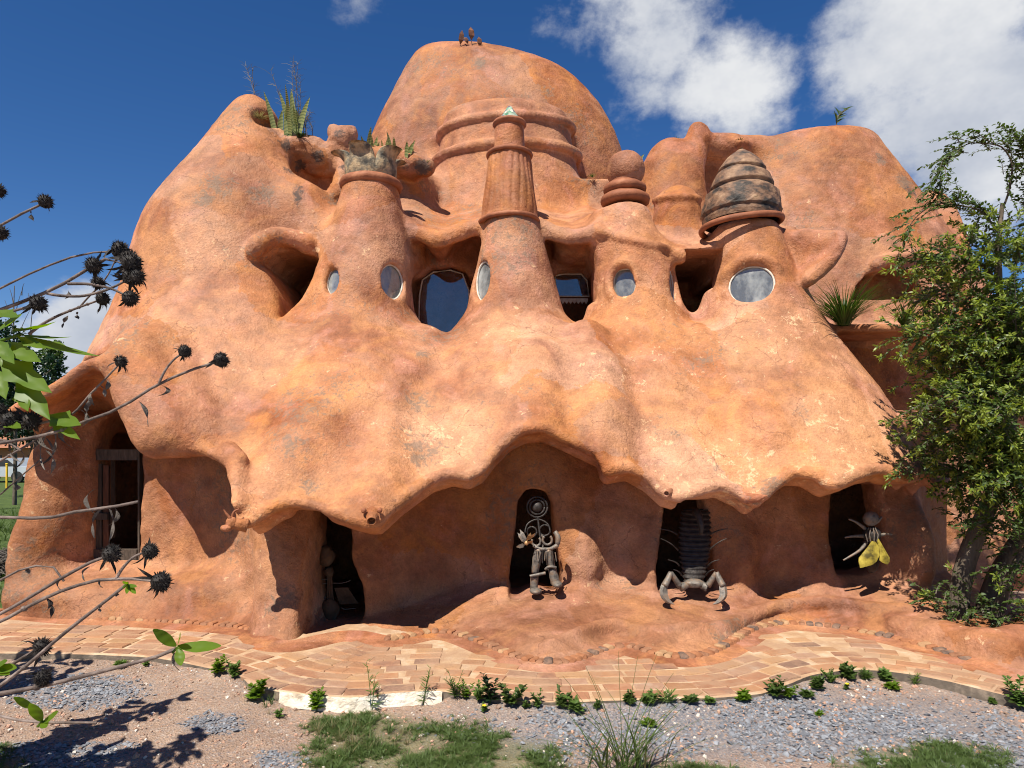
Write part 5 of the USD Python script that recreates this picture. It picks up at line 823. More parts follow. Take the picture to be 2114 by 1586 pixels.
# fly
Yf_ = 7.48; FB = px(1800, 1185, Yf_); F_ = lambda u, v, dy=0.0: px(u, v, Yf_ + dy)
fly = thing('scrap_fly', 'metal fly with yellow wings and grey body clinging in the rightmost window', 'sculpture', FB)
obj('head', rough(ball(F_(1798, 1071, -.03), (.082, .07, .08), 3), .008, 18), M['scrap'], fly, True, loc=FB); obj('feeler', tube(smooth_path([F_(1810, 1080, -.06), F_(1816, 1074, -.08), F_(1820, 1067, -.07)], 6), .012, 6), M['scrap'], fly, True, loc=FB); obj('thorax', rough(ball(F_(1800, 1104, 0), (.095, .085, .095), 3), .008, 22), M['scrap_dark'], fly, True, loc=FB); obj('abdomen', ball(F_(1800, 1148, .05), (.085, .07, .19), 3, .05), M['scrap_dark'], fly, True, loc=FB)
for r_ in range(4): a = math.pi * (.2 + .2 * r_); obj('wing_case_strip', tube([F_(1800 + 8 * math.cos(a), 1090, -.08), F_(1800 + 16 * math.cos(a), 1104, -.09), F_(1801 + 12 * math.cos(a), 1118, -.08)], .008, 5), M['scrap'], fly, True, loc=FB)
def wing(uvd): P = np.array([F_(u, v, d) for u, v, d in uvd]); n = len(P); V = np.vstack([P, P + [0, .012, 0], [P.mean(0) + [0, -.02, 0]], [P.mean(0)]]); k = np.arange(n); k2 = (k + 1) % n; return mesh_(V, np.vstack([np.stack([k, k2, np.full(n, 2 * n)], -1), np.stack([k2 + n, k + n, np.full(n, 2 * n + 1)], -1), np.stack([k, k + n, k2 + n], -1), np.stack([k, k2 + n, k2], -1)]))
obj('wing', wing([(1801, 1117, -.10), (1808, 1119, -.10), (1814, 1128, -.11), (1816, 1146, -.13), (1810, 1159, -.15), (1802, 1166, -.16), (1788, 1170, -.17), (1776, 1173, -.17), (1773, 1160, -.16), (1774, 1152, -.15), (1782, 1142, -.13), (1792, 1130, -.12)]), M['fly_wing'], fly, 20, loc=FB); obj('wing', wing([(1811, 1107, -.08), (1815, 1114, -.08), (1822, 1126, -.09), (1830, 1140, -.1), (1837, 1152, -.1), (1836, 1161, -.11), (1832, 1166, -.11), (1822, 1162, -.12), (1816, 1157, -.12), (1817, 1140, -.11), (1812, 1122, -.10)]), M['fly_wing'], fly, 20, loc=FB)
for P in [[(1783, 1107, 0), (1765, 1107, -.05), (1744, 1110, -.06)], [(1787, 1120, 0), (1784, 1126, -.03), (1778, 1134, -.06), (1760, 1146, -.08), (1741, 1157, -.08)], [(1816, 1106, 0), (1828, 1103, -.05), (1841, 1104, -.05)], [(1786, 1092, 0), (1776, 1084, -.05), (1765, 1077, -.06), (1752, 1072, -.05)]]: obj('leg', tube(smooth_path([F_(*q) for q in P], 9), np.linspace(.022, .009, 9), 7), M['scrap'], fly, True, loc=FB)
# gourd-bodied creature in the doorway
Yg = 7.8; GB = px(680, 1300, Yg); G_ = lambda u, v, dy=0.0: px(u, v, Yg + dy)
g_ = thing('gourd_creature', 'dark figure with a woven head and pointed gourd body hanging in the open doorway', 'sculpture', GB)
obj('head', rough(ball(G_(673, 1148), (.10, .09, .12), 3), .014, 22), M['gourd'], g_, True, loc=GB); obj('neck_knot', rough(ball(G_(679, 1181), (.055, .05, .06), 3), .01, 24), M['gourd'], g_, True, loc=GB)
for k in range(5): obj('strand', tube(smooth_path([G_(676 + 2 * k, 1186), G_(677 + 2 * k + (k % 2) * 2, 1212), G_(676 + 3 * k, 1240)], 7), .012, 6), M['gourd'], g_, True, loc=GB)
obj('gourd_body', moved(rough(lathe([(.001, -.17), (.03, -.14), (.075, -.06), (.115, .03), (.11, .08), (.07, .13), (.001, .16)], 28, sy=.7), .008, 14), G_(681, 1266, -.05)), M['gourd'], g_, True, loc=GB); obj('tail_plate', sheet([(690, 1214), (718, 1213), (740, 1246), (701, 1248)], Yg + .05, .02), M['gourd'], g_, False, loc=GB)
for P in [[(641, 1200), (660, 1197), (678, 1196)], [(640, 1212), (665, 1206), (680, 1204), (705, 1204), (724, 1198)], [(654, 1268), (664, 1250), (672, 1232)], [(704, 1254), (712, 1258), (722, 1257), (734, 1256)]]: obj('wire', tube(smooth_path([G_(*q) for q in P], 10), .005, 5), M['scrap'], g_, True, loc=GB)

# ---------------------------------------------------------------- weeds and grass along the path
def weed(base, h, n_st, seed, spread=.5, lw=.035, mat='weed', label=None, group=None, flower=False, narrow=False):
    r_ = np.random.default_rng(seed); t = thing('weed', label, 'weed', base, group=group); P, D, N, L, W, St = [], [], [], [], [], []
    for i in range(n_st):
        a = r_.uniform(0, 2 * np.pi); hh = h * r_.uniform(.55, 1.0); tip = np.asarray(base) + [math.cos(a) * spread * hh, math.sin(a) * spread * hh, hh]; c = smooth_path([base, (np.asarray(base) + tip) / 2 + [0, 0, .12 * hh], tip], 9); St.append(tube(c, np.linspace(.0035, .0018, 9), 4))
        for j in range(1, 9):
            for s in range(3 if not narrow else 2):
                b = r_.uniform(0, 2 * np.pi); d = np.array([math.cos(b), math.sin(b), .35 + .5 * j / 9]); k = (1.15 - .6 * j / 9); P.append(c[j]); D.append(d); N.append([r_.normal(0, .3), r_.normal(0, .3), 1]); L.append(lw * (2.0 if not narrow else 2.6) * k * r_.uniform(.7, 1.2)); W.append(lw * (.95 if not narrow else .3) * k)
    obj('stem', cat(St), M['weed'], t, loc=base, kind='stuff'); obj('leaves', leaves(P, D, N, L, W), M[mat], t, loc=base, kind='stuff')
    if flower:
        c = np.asarray(base) + [0, -.02, h * .9]; obj('flower', cat([leaves([c] * 8, [[math.cos(a), math.sin(a) - .3, .3] for a in np.linspace(0, 6.28, 9)[:-1]], [[0, 0, 1]] * 8, .018, .012), ball(c, (.006,) * 3, 1)]), M['petal'], t, loc=base, label='yellow flower')
    return t
WG = 'leafy weeds along the kerb of the brick path'
def spot(u, v):
    p = ground(u, v)
    for _ in range(6): p = ground(u, v, float(ground_z(p[0], p[1])))
    lim = np.interp(p[0], OE[:, 0], OE[:, 1]) - .03
    if p[1] > lim: p[1] = lim
    p[2] = float(ground_z(p[0], p[1])); return p
for i, (u, v, h, n, lab) in enumerate([(448, 1392, .15, 5, 'low weed clump at the left bend of the path, left half'), (482, 1398, .15, 5, 'low weed clump at the left bend of the path, right half'), (940, 1442, .20, 5, 'bushy weed just right of the white plaster'), (962, 1440, .22, 6, 'fullest weed of the group right of the white plaster'), (988, 1436, .16, 5, 'weed between the fullest weed and the tall one'), (1056, 1450, .19, 5, 'bushy dark weed below the left side of the knight window'), (1086, 1454, .09, 3, 'little weed below the knight window'), (1110, 1462, .15, 5, 'weed below the middle of the knight window'), (1160, 1462, .15, 5, 'weed below the right side of the knight window'), (1190, 1472, .17, 6, 'weed spilling onto slate below the right bulge of the wall'), (1232, 1464, .14, 5, 'weed left of the tall grass clump at the kerb'), (1300, 1456, .16, 5, 'weed behind the tall grass clump at the kerb'), (1336, 1450, .15, 5, 'weed right behind the tall grass clump'), (1372, 1444, .11, 4, 'small weed below the left claw of the scorpion'), (1422, 1448, .07, 3, 'tiny weed below the scorpion'), (1460, 1444, .08, 3, 'tiny weed below the right claw of the scorpion'), (1532, 1446, .08, 3, 'tiny weed on the bare kerb stretch right of the scorpion'), (1602, 1440, .14, 5, 'weed at the start of the kerb curve on the right'), (1630, 1442, .14, 5, 'weed on the kerb curve with pale dead leaf'), (1688, 1424, .17, 6, 'broad weed inside the kerb curve on the right'), (1716, 1410, .15, 5, 'weed at the top of the kerb curve'), (1748, 1402, .16, 6, 'weed below the left side of the fly window'), (1782, 1400, .16, 6, 'weed below the middle of the fly window'), (1822, 1402, .15, 5, 'weed below the right side of the fly window'), (1888, 1414, .17, 5, 'leafy weed on the dark kerb right of the fly window'), (1666, 1440, .08, 3, 'little weed among slate before the kerb curve'), (1842, 1424, .08, 3, 'low weed among slate below the dark kerb'), (2022, 1440, .09, 3, 'low weed left of the rightmost weed'), (250, 1378, .09, 4, 'dark little weed against the shaded left kerb'), (300, 1376, .08, 3, 'second little weed against the shaded left kerb'), (575, 1482, .08, 4, 'grassy little weed on soil before the plaster'), (1340, 1500, .05, 3, 'speck of weed in slate right of the grass clump'), (1690, 1478, .06, 3, 'lone small weed in the open slate on the right')]):
    weed(spot(u, v), h * rng.uniform(.5, 1.05), max(2, n + rng.integers(-2, 2)), 100 + i, rng.uniform(.3, .9), label=lab, group=WG, lw=rng.uniform(.018, .040), mat=rng.choice(['weed', 'weed', 'leaf_bright', 'leaf']), narrow=rng.uniform() < .15)
weed(spot(527, 1446), .15, 5, 150, label='broad-leaved bright weed at the left end of the white plaster kerb', lw=.038, mat='leaf_bright'); weed(spot(654, 1468), .18, 4, 151, .3, label='upright bright weed in front of the middle of the white plaster', lw=.036, mat='leaf_bright'); weed(spot(768, 1466), .36, 3, 152, .28, .034, narrow=True, label='tall narrow-leaved weed in front of the white plaster kerb'); weed(spot(876, 1450), .32, 3, 153, .22, .03, narrow=True, label='thin upright narrow-leaved weed at the right end of the white plaster'); weed(spot(1012, 1446), .27, 3, 154, .25, .038, label='tallest broad-leaved weed right of the white plaster', mat='leaf_dark')
weed(spot(1000, 1470), .06, 3, 155, label='tiny weed with a yellow flower beside the slate gravel', lw=.016, flower=True); weed(spot(1746, 1424), .06, 3, 156, label='small weed with one yellow flower on the right-hand gravel', lw=.016, flower=True); weed(spot(2050, 1444), .2, 5, 157, label='rightmost leafy weed by the dark kerb near the tree', lw=.038)
tc_ = ground(1285, 1604); tg = thing('tall_grass', 'tall thin-bladed green grass clump in the foreground gravel', 'grass', tc_); bl = []
for i in range(84):
    a = rng.uniform(0, 2 * np.pi); s_ = rng.uniform(0, 1) ** 1.2 * .75; bl.append(blade(tc_ + [rng.normal(0, .10), rng.normal(0, .05), -.01], [math.cos(a) * s_ * 1.25, math.sin(a) * s_ * .5, 1], rng.uniform(.3, .66), rng.uniform(.006, .013), rng.uniform(.1, .5), 9))
for i, b_ in enumerate(bl[:44]): obj('blade', b_, M['grass' if i % 7 else 'grass_dry'], tg, True, loc=tc_)
obj('fine_blades', cat(bl[44:] + [tube(smooth_path([tc_, tc_ + [dx * .5, .02, h * .6], tc_ + [dx, .04, h]], 12), np.linspace(.003, .0012, 12), 3) for dx, h in [(-.02, .75), (.10, .72), (-.22, .66), (.32, .62), (.5, .5), (-.36, .6), (.22, .74)]]), M['grass'], tg, True, loc=tc_, kind='stuff')
gp = [tuft((0, 0, 0), 12, .06, .004, 1.1, seed=61), tuft((0, 0, 0), 9, .04, .004, 1.4, seed=62), tuft((0, 0, 0), 11, .13, .0035, .7, seed=63), tuft((0, 0, 0), 9, .3, .010, .8, seed=64)]
a_, b_ = scatter(38000, lambda x, y: np.clip(zone(x, y, TURF) * 1.7, 0, 1) * np.clip((nzp(x, y, 3.5, 44) - .36) * 5, .03, 1), ylim=(3.9, 5.4)); c_, d_ = scatter(2600, lambda x, y: zone(x, y, [(700, 1510, 90, 22), (820, 1520, 70, 20), (750, 1540, 90, 22), (930, 1530, 40, 16), (560, 1470, 50, 12)]), ylim=(3.9, 5.4))
e_, h_ = rng.uniform(-16, -5.6, 3000), rng.uniform(8.2, 24, 3000); k_ = (e_ < -.62 * h_) & (e_ > -.86 * h_); e_, h_ = e_[k_], h_[k_]
X_, Y_ = np.r_[a_, c_, e_], np.r_[b_, d_, h_]; n_all = len(X_)
instancer('turf', [(gp[0], M['grass']), (gp[1], M['grass']), (gp[2], M['grass']), (gp[2], M['grass_dry']), (gp[3], M['grass'])], np.stack([X_, Y_, ground_z(X_, Y_)], 1), rquat(n_all, .1), np.stack([rng.uniform(.6, 1.3, n_all)] * 3, 1), np.r_[rng.choice([0, 1], len(a_)), rng.choice([2, 3], len(c_), p=[.6, .4]), np.full(len(e_), 4)], label='short green grass in patches on the gravel and on the lawn at the left', category='grass')

# ---------------------------------------------------------------- the tree on the right
TB = px(2000, 1300, 6.9); tree = thing('privet_tree', 'small-leaved tree with arching branches and yellow-green new growth at the right corner', 'tree', TB)
def T_(u, v, Y): return px(u, v, Y)
skel = {'trunk': ([T_(1975, 1310, 6.9), T_(1980, 1230, 6.9), T_(1998, 1150, 6.9), T_(2030, 1070, 6.85), T_(2065, 980, 6.8), T_(2085, 850, 6.8), T_(2080, 700, 6.85), T_(2060, 560, 6.9), T_(2070, 420, 6.9)], (.105, .02)), 'trunk_': ([T_(2020, 1310, 7.0), T_(2050, 1200, 7.0), T_(2110, 1090, 7.05), T_(2150, 900, 7.1), T_(2180, 650, 7.1), T_(2160, 450, 7.0)], (.085, .02)), 'trunk__': ([T_(2050, 1310, 6.8), T_(2075, 1210, 6.7), T_(2140, 1100, 6.6), T_(2200, 950, 6.5)], (.06, .02))}
for i, (k, (P, (r0, r1))) in enumerate(skel.items()): c = smooth_path(P, 30); obj('trunk', rough(tube(c, np.linspace(r0, r1, 30), 12), .012, 8, i), M['bark'], tree, True, loc=TB)
LIMB = [[(2080, 780, 6.8), (2020, 720, 6.6), (1950, 690, 6.5), (1890, 690, 6.4)], [(2068, 600, 6.9), (2010, 540, 6.75), (1940, 530, 6.6), (1880, 560, 6.5)], [(2070, 500, 6.9), (2010, 430, 6.8), (1950, 420, 6.7), (1890, 450, 6.6), (1862, 510, 6.55)], [(2085, 880, 6.8), (2020, 820, 6.5), (1960, 820, 6.3), (1900, 850, 6.25)], [(2070, 960, 6.8), (2020, 900, 6.6), (1960, 890, 6.4)], [(2150, 900, 7.1), (2080, 640, 6.7), (2030, 640, 6.5)], [(2070, 430, 6.9), (2090, 350, 6.85), (2060, 300, 6.8), (2010, 295, 6.8), (1960, 330, 6.75), (1930, 380, 6.7)], [(2160, 560, 7.0), (2140, 420, 6.9), (2114, 330, 6.9), (2080, 300, 6.9)], [(2090, 800, 6.8), (2100, 700, 6.4), (2090, 620, 6.3)], [(2110, 1000, 6.9), (2080, 900, 6.4), (2060, 850, 6.2)], [(2060, 1000, 6.8), (1990, 980, 6.7), (1950, 960, 6.65)], [(2140, 1050, 6.7), (2090, 980, 6.4), (2050, 1000, 6.3)], [(2080, 740, 6.8), (2010, 640, 7.1), (1960, 610, 7.2), (1900, 640, 7.3)], [(2090, 860, 6.9), (2010, 760, 7.2), (1940, 750, 7.3)]]
limbs = [smooth_path([T_(*p) for p in L], 26) for L in LIMB]
for li, c in enumerate(limbs): obj('limb', tube(c, np.linspace(.026, .006, 26) * (.42 if li in (2, 6, 7) else .8), 6), M['bark'], tree, True, loc=TB)
tw, LP, LD, LN, LL, YP, YD, YN = [], [], [], [], [], [], [], []
def spray(p, d, L, lime, droop=.35):
    n = max(6, int(L / .030)); q = np.array(p, float); d = unit(np.array(d)); C = [q.copy()]
    for i in range(n): d = unit(d + np.array([rng.normal(0, .09), rng.normal(0, .09), -droop * .06 * (1 + i / n) + rng.normal(0, .05)])); q = q + d * L / n; C.append(q.copy())
    C = np.array(C); tw.append(tube(C, np.linspace(.005, .0015, n + 1), 3, False)); s_ = unit(np.cross(d, [0, 0, 1.0]) + 1e-3)
    for i in range(1, n + 1):
        dd = unit(C[i] - C[i - 1])
        for s in (-1, 1): LP.append(C[i]); LD.append(dd * .6 + s_ * s * .8 + rng.normal(0, .25, 3)); LN.append(np.array([0, -.3, 1]) + rng.normal(0, .45, 3)); LL.append(rng.uniform(.030, .062))
    if lime:
        for k in range(rng.integers(9, 15)): YP.append(C[-1] + rng.normal(0, .012, 3)); YD.append(dd * .7 + rng.normal(0, .6, 3)); YN.append(rng.normal(0, 1, 3) + [0, -.5, .8])
for li, c in enumerate(limbs):
    arch = li in (2, 6, 7)
    for k in range(44 if arch else 70):
        i = rng.integers(3 if not arch else 2, 26); d = unit(c[min(i + 1, 25)] - c[i - 1]); spray(c[i] + rng.normal(0, .03, 3), d * (.9 if arch else .35) + rng.normal(0, .55 if not arch else .32, 3) + [-.05, -.1, .15], rng.uniform(.14, .40), (rng.uniform() < .85) and li in (0, 3, 4, 5, 8, 9, 11, 1, 12, 13), .5)
BL = [(2095, 560, 6.8, .32, 46), (2090, 470, 6.85, .22, 26), (2040, 520, 6.75, .26, 34), (2040, 650, 6.7, .34, 50), (2110, 720, 6.7, .34, 50), (2030, 790, 6.6, .34, 46), (2110, 880, 6.6, .34, 50), (2040, 930, 6.6, .30, 40), (2110, 1010, 6.6, .3, 40), (2060, 1060, 6.6, .24, 26), (2120, 1130, 6.5, .3, 40), (1985, 700, 6.6, .3, 40), (1970, 850, 6.5, .26, 32), (1960, 600, 6.7, .26, 30), (2200, 800, 7, .6, 60), (2220, 550, 7.1, .5, 50), (2200, 1050, 6.8, .5, 50), (1940, 900, 7.2, .34, 50), (1960, 780, 7.0, .34, 50), (1905, 935, 7.0, .2, 22), (1990, 985, 7.0, .35, 46), (2010, 1250, 6.7, .16, 16), (1940, 1240, 6.9, .14, 12), (2080, 1260, 6.6, .2, 20), (1985, 1060, 7.2, .2, 16)]
for u, v, Y, R, n in BL:
    for k in range(int(n * 1.3)): e = unit(rng.normal(0, 1, 3)); p = T_(u, v, Y) + e * R * rng.uniform(.2, .95) * np.array([1, .9, 1]); spray(p, e + [-.15, 0, .2] + rng.normal(0, .4, 3), rng.uniform(.14, .32), rng.uniform() < (.85 if 500 < v < 1000 else .2), .4)
spray(T_(2068, 1040, 6.2), [.1, 0, -1], .3, False, 0); obj('twigs', cat(tw), M['twig'], tree, False, loc=TB, kind='stuff')
obj('crown', leaves(LP, LD, LN, LL, np.array(LL) * .5), M['leaf'], tree, False, loc=TB, label='crown of small oval dark green leaves', kind='stuff'); obj('new_growth', leaves(YP, YD, YN, rng.uniform(.042, .072, len(YP)), .016), M['leaf_lime'], tree, False, loc=TB, label='yellow-green rosettes of new leaves', kind='stuff')

# ---------------------------------------------------------------- far left: trees, lawn, a building, a car
def far_tree(name, label, base, h, blobs, n, leaf, seed, mat='leaf_dark', trunk=.15):
    r_ = np.random.default_rng(seed); t = thing(name, label, 'tree', base); c0 = np.mean([b[:3] for b in blobs], 0)
    obj('trunk', tube(smooth_path([base, (np.asarray(base) + c0) / 2 + [.2, 0, 0], c0], 12), np.linspace(trunk, trunk * .4, 12), 8), M['bark'], t, True, loc=base)
    for x, y, z, R in blobs[:6]: obj('limb', tube(smooth_path([(np.asarray(base) + c0) / 2, (c0 + [x, y, z]) / 2, [x, y, z]], 8), np.linspace(trunk * .5, trunk * .1, 8), 5), M['bark'], t, True, loc=base)
    P, D, N = [], [], []; w = np.array([b[3] ** 2 for b in blobs]); w = w / w.sum()
    for x, y, z, R in [blobs[i] for i in r_.choice(len(blobs), n // 14, p=w)]:
        e = unit(r_.normal(0, 1, 3)); q = np.array([x, y, z]) + e * R * r_.uniform(.45, 1.05)
        for k in range(14): P.append(q + r_.normal(0, R * .13, 3)); D.append(e + r_.normal(0, .7, 3)); N.append(e + [0, 0, .6] + r_.normal(0, .6, 3))
    obj('crown', leaves(P, D, N, leaf * r_.uniform(.6, 1.2, len(P)), leaf * .5), M[mat], t, False, loc=base, kind='stuff'); return t
FT = lambda u, v, Y, R: (*px(u, v, Y), R)
far_tree('tree', 'dark bushy tree beyond the left end of the house', (px(70, 900, 27)[0], 27, 0), 5, [FT(60, 780, 27, 1.1), FT(90, 830, 27, 1.1), FT(20, 810, 27, 1.3), FT(105, 765, 27, .55), FT(50, 860, 27, 1.2), FT(110, 880, 27, .8), FT(-30, 780, 27, 1.5), FT(-10, 850, 27, 1.2), FT(35, 745, 27, .7)], 9000, .17, 3)
far_tree('tree', 'small rounded tree top rising above the dark tree', (px(108, 925, 31)[0], 31, 0), 5, [FT(108, 722, 31, .42), FT(115, 735, 31, .36), FT(102, 742, 31, .4), FT(108, 760, 31, .4)], 1800, .16, 4, 'leaf')
far_tree('tree', 'taller dark tree at the left edge behind the foreground leaves', (px(-40, 925, 22)[0], 22, 0), 6, [FT(-20, 700, 22, .8), FT(15, 730, 22, .7), FT(-60, 760, 22, 1.2), FT(0, 790, 22, .9)], 4500, .16, 5)
bt = px(30, 925, 24) * [1, 1, 0]; bare = thing('bare_tree', 'thin bare tree whose twigs show against the sky at the far left', 'tree', bt)
obj('trunk', tube(smooth_path([bt, px(32, 800, 24), px(28, 660, 24), px(30, 590, 24)], 16), np.linspace(.07, .012, 16), 6), M['twig'], bare, True, loc=bt)
for a, b in [((28, 690), (10, 620)), ((28, 670), (45, 600)), ((29, 640), (20, 596)), ((30, 720), (62, 640)), ((62, 700), (70, 610)), ((29, 730), (-10, 650)), ((62, 640), (58, 605)), ((45, 610), (50, 585))]: p, q = px(*a, 24), px(*b, 24); obj('branch', tube(smooth_path([p, (p + q) / 2 + [0, 0, .12], q], 6), np.linspace(.022, .006, 6), 4), M['twig'], bare, loc=bt)
M['far_clay'] = noise_mat('far_brick', [(.3, (.36, .13, .06)), (.7, (.46, .19, .09))], scale=3, rough=.9); M['roof_tile'] = noise_mat('roof_tile', [(.3, (.22, .09, .05)), (.7, (.34, .15, .08))], scale=5, rough=.9); M['car_paint'] = noise_mat('car_paint', [(.3, (.30, .33, .36)), (.7, (.36, .39, .42))], scale=2, rough=.3, bump=0); M['dark_glass'] = noise_mat('dark_glass', [(.3, (.02, .022, .025)), (.7, (.035, .04, .045))], scale=2, rough=.1, bump=0); M['rubber'] = noise_mat('rubber', [(.3, (.012, .012, .012)), (.7, (.03, .03, .03))], rough=.8); M['white_paint'] = noise_mat('white_paint', [(.3, (.62, .62, .6)), (.7, (.74, .74, .72))], rough=.6, bump=.1); M['yellow_paint'] = noise_mat('yellow_paint', [(.3, (.62, .36, .02)), (.7, (.75, .48, .04))], rough=.6, bump=.1)
hb = np.array([px(30, 965, 46)[0], 47.0, 0]); fh = thing('brick_building', 'low orange brick building far behind the lawn at the left', 'building', hb)
obj('wall', box_(hb + [-6, 0, 0], hb + [1.5, 5, 2.0]), M['far_clay'], fh, loc=hb); obj('roof', mesh_(np.array([[-6.4, -.4, 2.0], [1.9, -.4, 2.0], [1.9, 5.4, 2.0], [-6.4, 5.4, 2.0], [-6.0, 2.5, 2.9], [1.5, 2.5, 2.9]]) + hb, [[0, 1, 5], [0, 5, 4], [2, 3, 4], [2, 4, 5], [1, 2, 5], [3, 0, 4]]), M['roof_tile'], fh, loc=hb)
for dx in (-4.6, -2.4, .2): obj('window', box_(hb + [dx, -.03, .7], hb + [dx + .8, .05, 1.5]), M['dark_glass'], fh, loc=hb)
cb = np.array([px(12, 968, 40)[0], 40.0, 0]); car = thing('parked_car', 'light grey parked car far off at the left edge, partly behind the stalks', 'car', cb)
side = np.array([[-2, .35], [-1.95, .75], [-1.2, .9], [-.75, 1.38], [.75, 1.42], [1.35, .95], [2, .85], [2.05, .35]]); 
def prism(P, y0, y1): n = len(P); V = np.vstack([np.c_[P[:, 0], np.full(n, y0), P[:, 1]], np.c_[P[:, 0], np.full(n, y1), P[:, 1]]]); k = np.arange(n); k2 = (k + 1) % n; f = trimesh.creation.triangulate_polygon; tri = np.array([[0, i, i + 1] for i in range(1, n - 1)]); return mesh_(V, np.vstack([tri, tri[:, ::-1] + n, np.stack([k, k + n, k2 + n], -1), np.stack([k, k2 + n, k2], -1)]))
obj('body', moved(prism(side, -.8, .8), cb), M['car_paint'], car, loc=cb); obj('side_window', moved(prism(np.array([[-1.05, .93], [-.68, 1.3], [.68, 1.33], [1.15, .96]]), -.815, .815), cb), M['dark_glass'], car, loc=cb)
for dx in (-1.25, 1.25):
    for dy in (-.75, .75): w_ = trimesh.creation.cylinder(.33, .2, sections=20); w_.apply_transform(trimesh.transformations.rotation_matrix(math.pi / 2, [1, 0, 0])); obj('wheel', moved(w_, cb + [dx, dy, .33]), M['rubber'], car, 40, loc=cb)
pb = px(14, 985, 34) * [1, 1, 0]; pp = thing('marker_post', 'short yellow marker post on the lawn by the far car', 'post', pb); obj('shaft', tube([pb, pb + [0, 0, 1.2]], .05, 10), M['yellow_paint'], pp, True, loc=pb); obj('cap', ball(pb + [0, 0, 1.2], (.065, .065, .05), 2), M['yellow_paint'], pp, True, loc=pb)
wb = px(50, 970, 44) * [1, 1, 0]; wx2 = thing('white_cabinet', 'small white utility cabinet before the far brick building', 'cabinet', wb); obj('case', box_(wb + [-.3, -.2, 0], wb + [.3, .2, 1.1]), M['white_paint'], wx2, loc=wb); obj('lid', box_(wb + [-.34, -.24, 1.1], wb + [.34, .24, 1.16]), M['kerb'], wx2, loc=wb)
rb = px(10, 1105, 10.6) * [1, 1, 0]; hp_ = thing('brush_pile', 'heap of dry grey stalks lying on the lawn beside the left pillar', 'brush pile', rb)
obj('stalks', cat([tube(smooth_path([rb + [rng.normal(0, .35), rng.normal(0, .25), rng.uniform(.02, .3)], rb + [rng.normal(0, .3), rng.normal(0, .25), rng.uniform(.1, .45)], rb + [rng.normal(0, .45), rng.normal(0, .3), rng.uniform(.0, .2)]], 6), .007, 4) for _ in range(220)]), M['dead_leaf'], hp_, True, loc=rb, kind='stuff')
th = np.linspace(-1.4, 1.4, 160); hz_ = 150 + 190 * np.clip(meshkit.fbm(np.stack([th * 3, 0 * th, 0 * th], 1), 4, 9) - .2, 0, 1); R_ = 2600
V = np.concatenate([np.stack([R_ * np.sin(th), R_ * np.cos(th), 0 * th - 5], 1), np.stack([(R_ + 500) * np.sin(th), (R_ + 500) * np.cos(th), hz_], 1), np.stack([(R_ + 1200) * np.sin(th), (R_ + 1200) * np.cos(th), 0 * th - 5], 1)])
M['hill'] = noise_mat('hill_forest', [(.3, (.02, .035, .03)), (.7, (.05, .075, .055))], scale=.02, rough=1, bump=0); obj('hills', mesh_(V, grid_faces(3, 160)), M['hill'], None, True, kind='structure')
# ---------------------------------------------------------------- dried sunflower stalks and green leaves entering from the left
def seed_head(p, d, R, seed):
    r_ = np.random.default_rng(seed); d = unit(np.asarray(d, float)); a, b, _ = frame_from(d, (0.1, .9, .3)); out = [ball(p + d * R * .35, (R * .62,) * 3, 2, .15)]
    n = 170; k = np.arange(n) + .5; ph = np.arccos(1 - 1.3 * k / n); ga = np.pi * (1 + 5 ** .5) * k; E = np.cos(ph)[:, None] * d + np.sin(ph)[:, None] * (np.cos(ga)[:, None] * a + np.sin(ga)[:, None] * b); E = unit(E + r_.normal(0, .10, (n, 3)))
    O = p + d * R * .35 + E * R * .45; L = R * r_.uniform(.26, .52, n); V, F = [], []
    for i in range(n):
        s_ = unit(np.cross(E[i], d + .01)); u_ = np.cross(s_, E[i]); w = R * .075; V += [O[i] + s_ * w, O[i] - s_ * w * .5 + u_ * w * .9, O[i] - s_ * w * .5 - u_ * w * .9, O[i] + E[i] * L[i]]; q = 4 * i; F += [[q, q + 1, q + 3], [q + 1, q + 2, q + 3], [q + 2, q, q + 3]]
    out.append(mesh_(V, F))
    for i in range(r_.integers(3, 7)): g = r_.uniform(0, 2 * np.pi); e = np.cos(g) * a + np.sin(g) * b; out.append(leaves([p + e * R * .3], [e * .8 + d * r_.uniform(-.5, .6) + [0, 0, -.4]], [d + r_.normal(0, .3, 3)], R * r_.uniform(.6, 1.2), R * .24, .5, .6))
    return cat(out)
def lobed_leaf(p, tip, w, nrm, droop=.2, lob=1.0):
    p, tip = np.asarray(p), np.asarray(tip); L = np.linalg.norm(tip - p); d = (tip - p) / L; s_ = unit(np.cross(d, nrm)); n_ = np.cross(s_, d); t = np.linspace(0, 1, 17)
    W = np.interp(t, [0, .06, .15, .3, .40, .46, .52, .62, .72, .85, 1], [.04, .10, .30, .62, .95, .62, .5, .52, .44, .22, .0]) if lob > .5 else np.sin(np.pi * np.clip(t * .94 + .03, 0, 1)) ** .8
    c = np.linspace(-1, 1, 7); V = []
    for i, ti in enumerate(t): ctr = p + d * L * ti - n_ * droop * L * (ti * ti - ti) * -1 * .9; V.append(ctr + np.outer(c * W[i] * w * .5, s_) + np.outer((np.abs(c) ** 1.4 * .22 + .05 * np.sin(ti * 19 + c * 2)) * W[i] * w * .5, n_))
    return mesh_(np.concatenate(V), grid_faces(17, 7))
def dangle(p, L, seed): r_ = np.random.default_rng(seed); q = [np.asarray(p)]; 
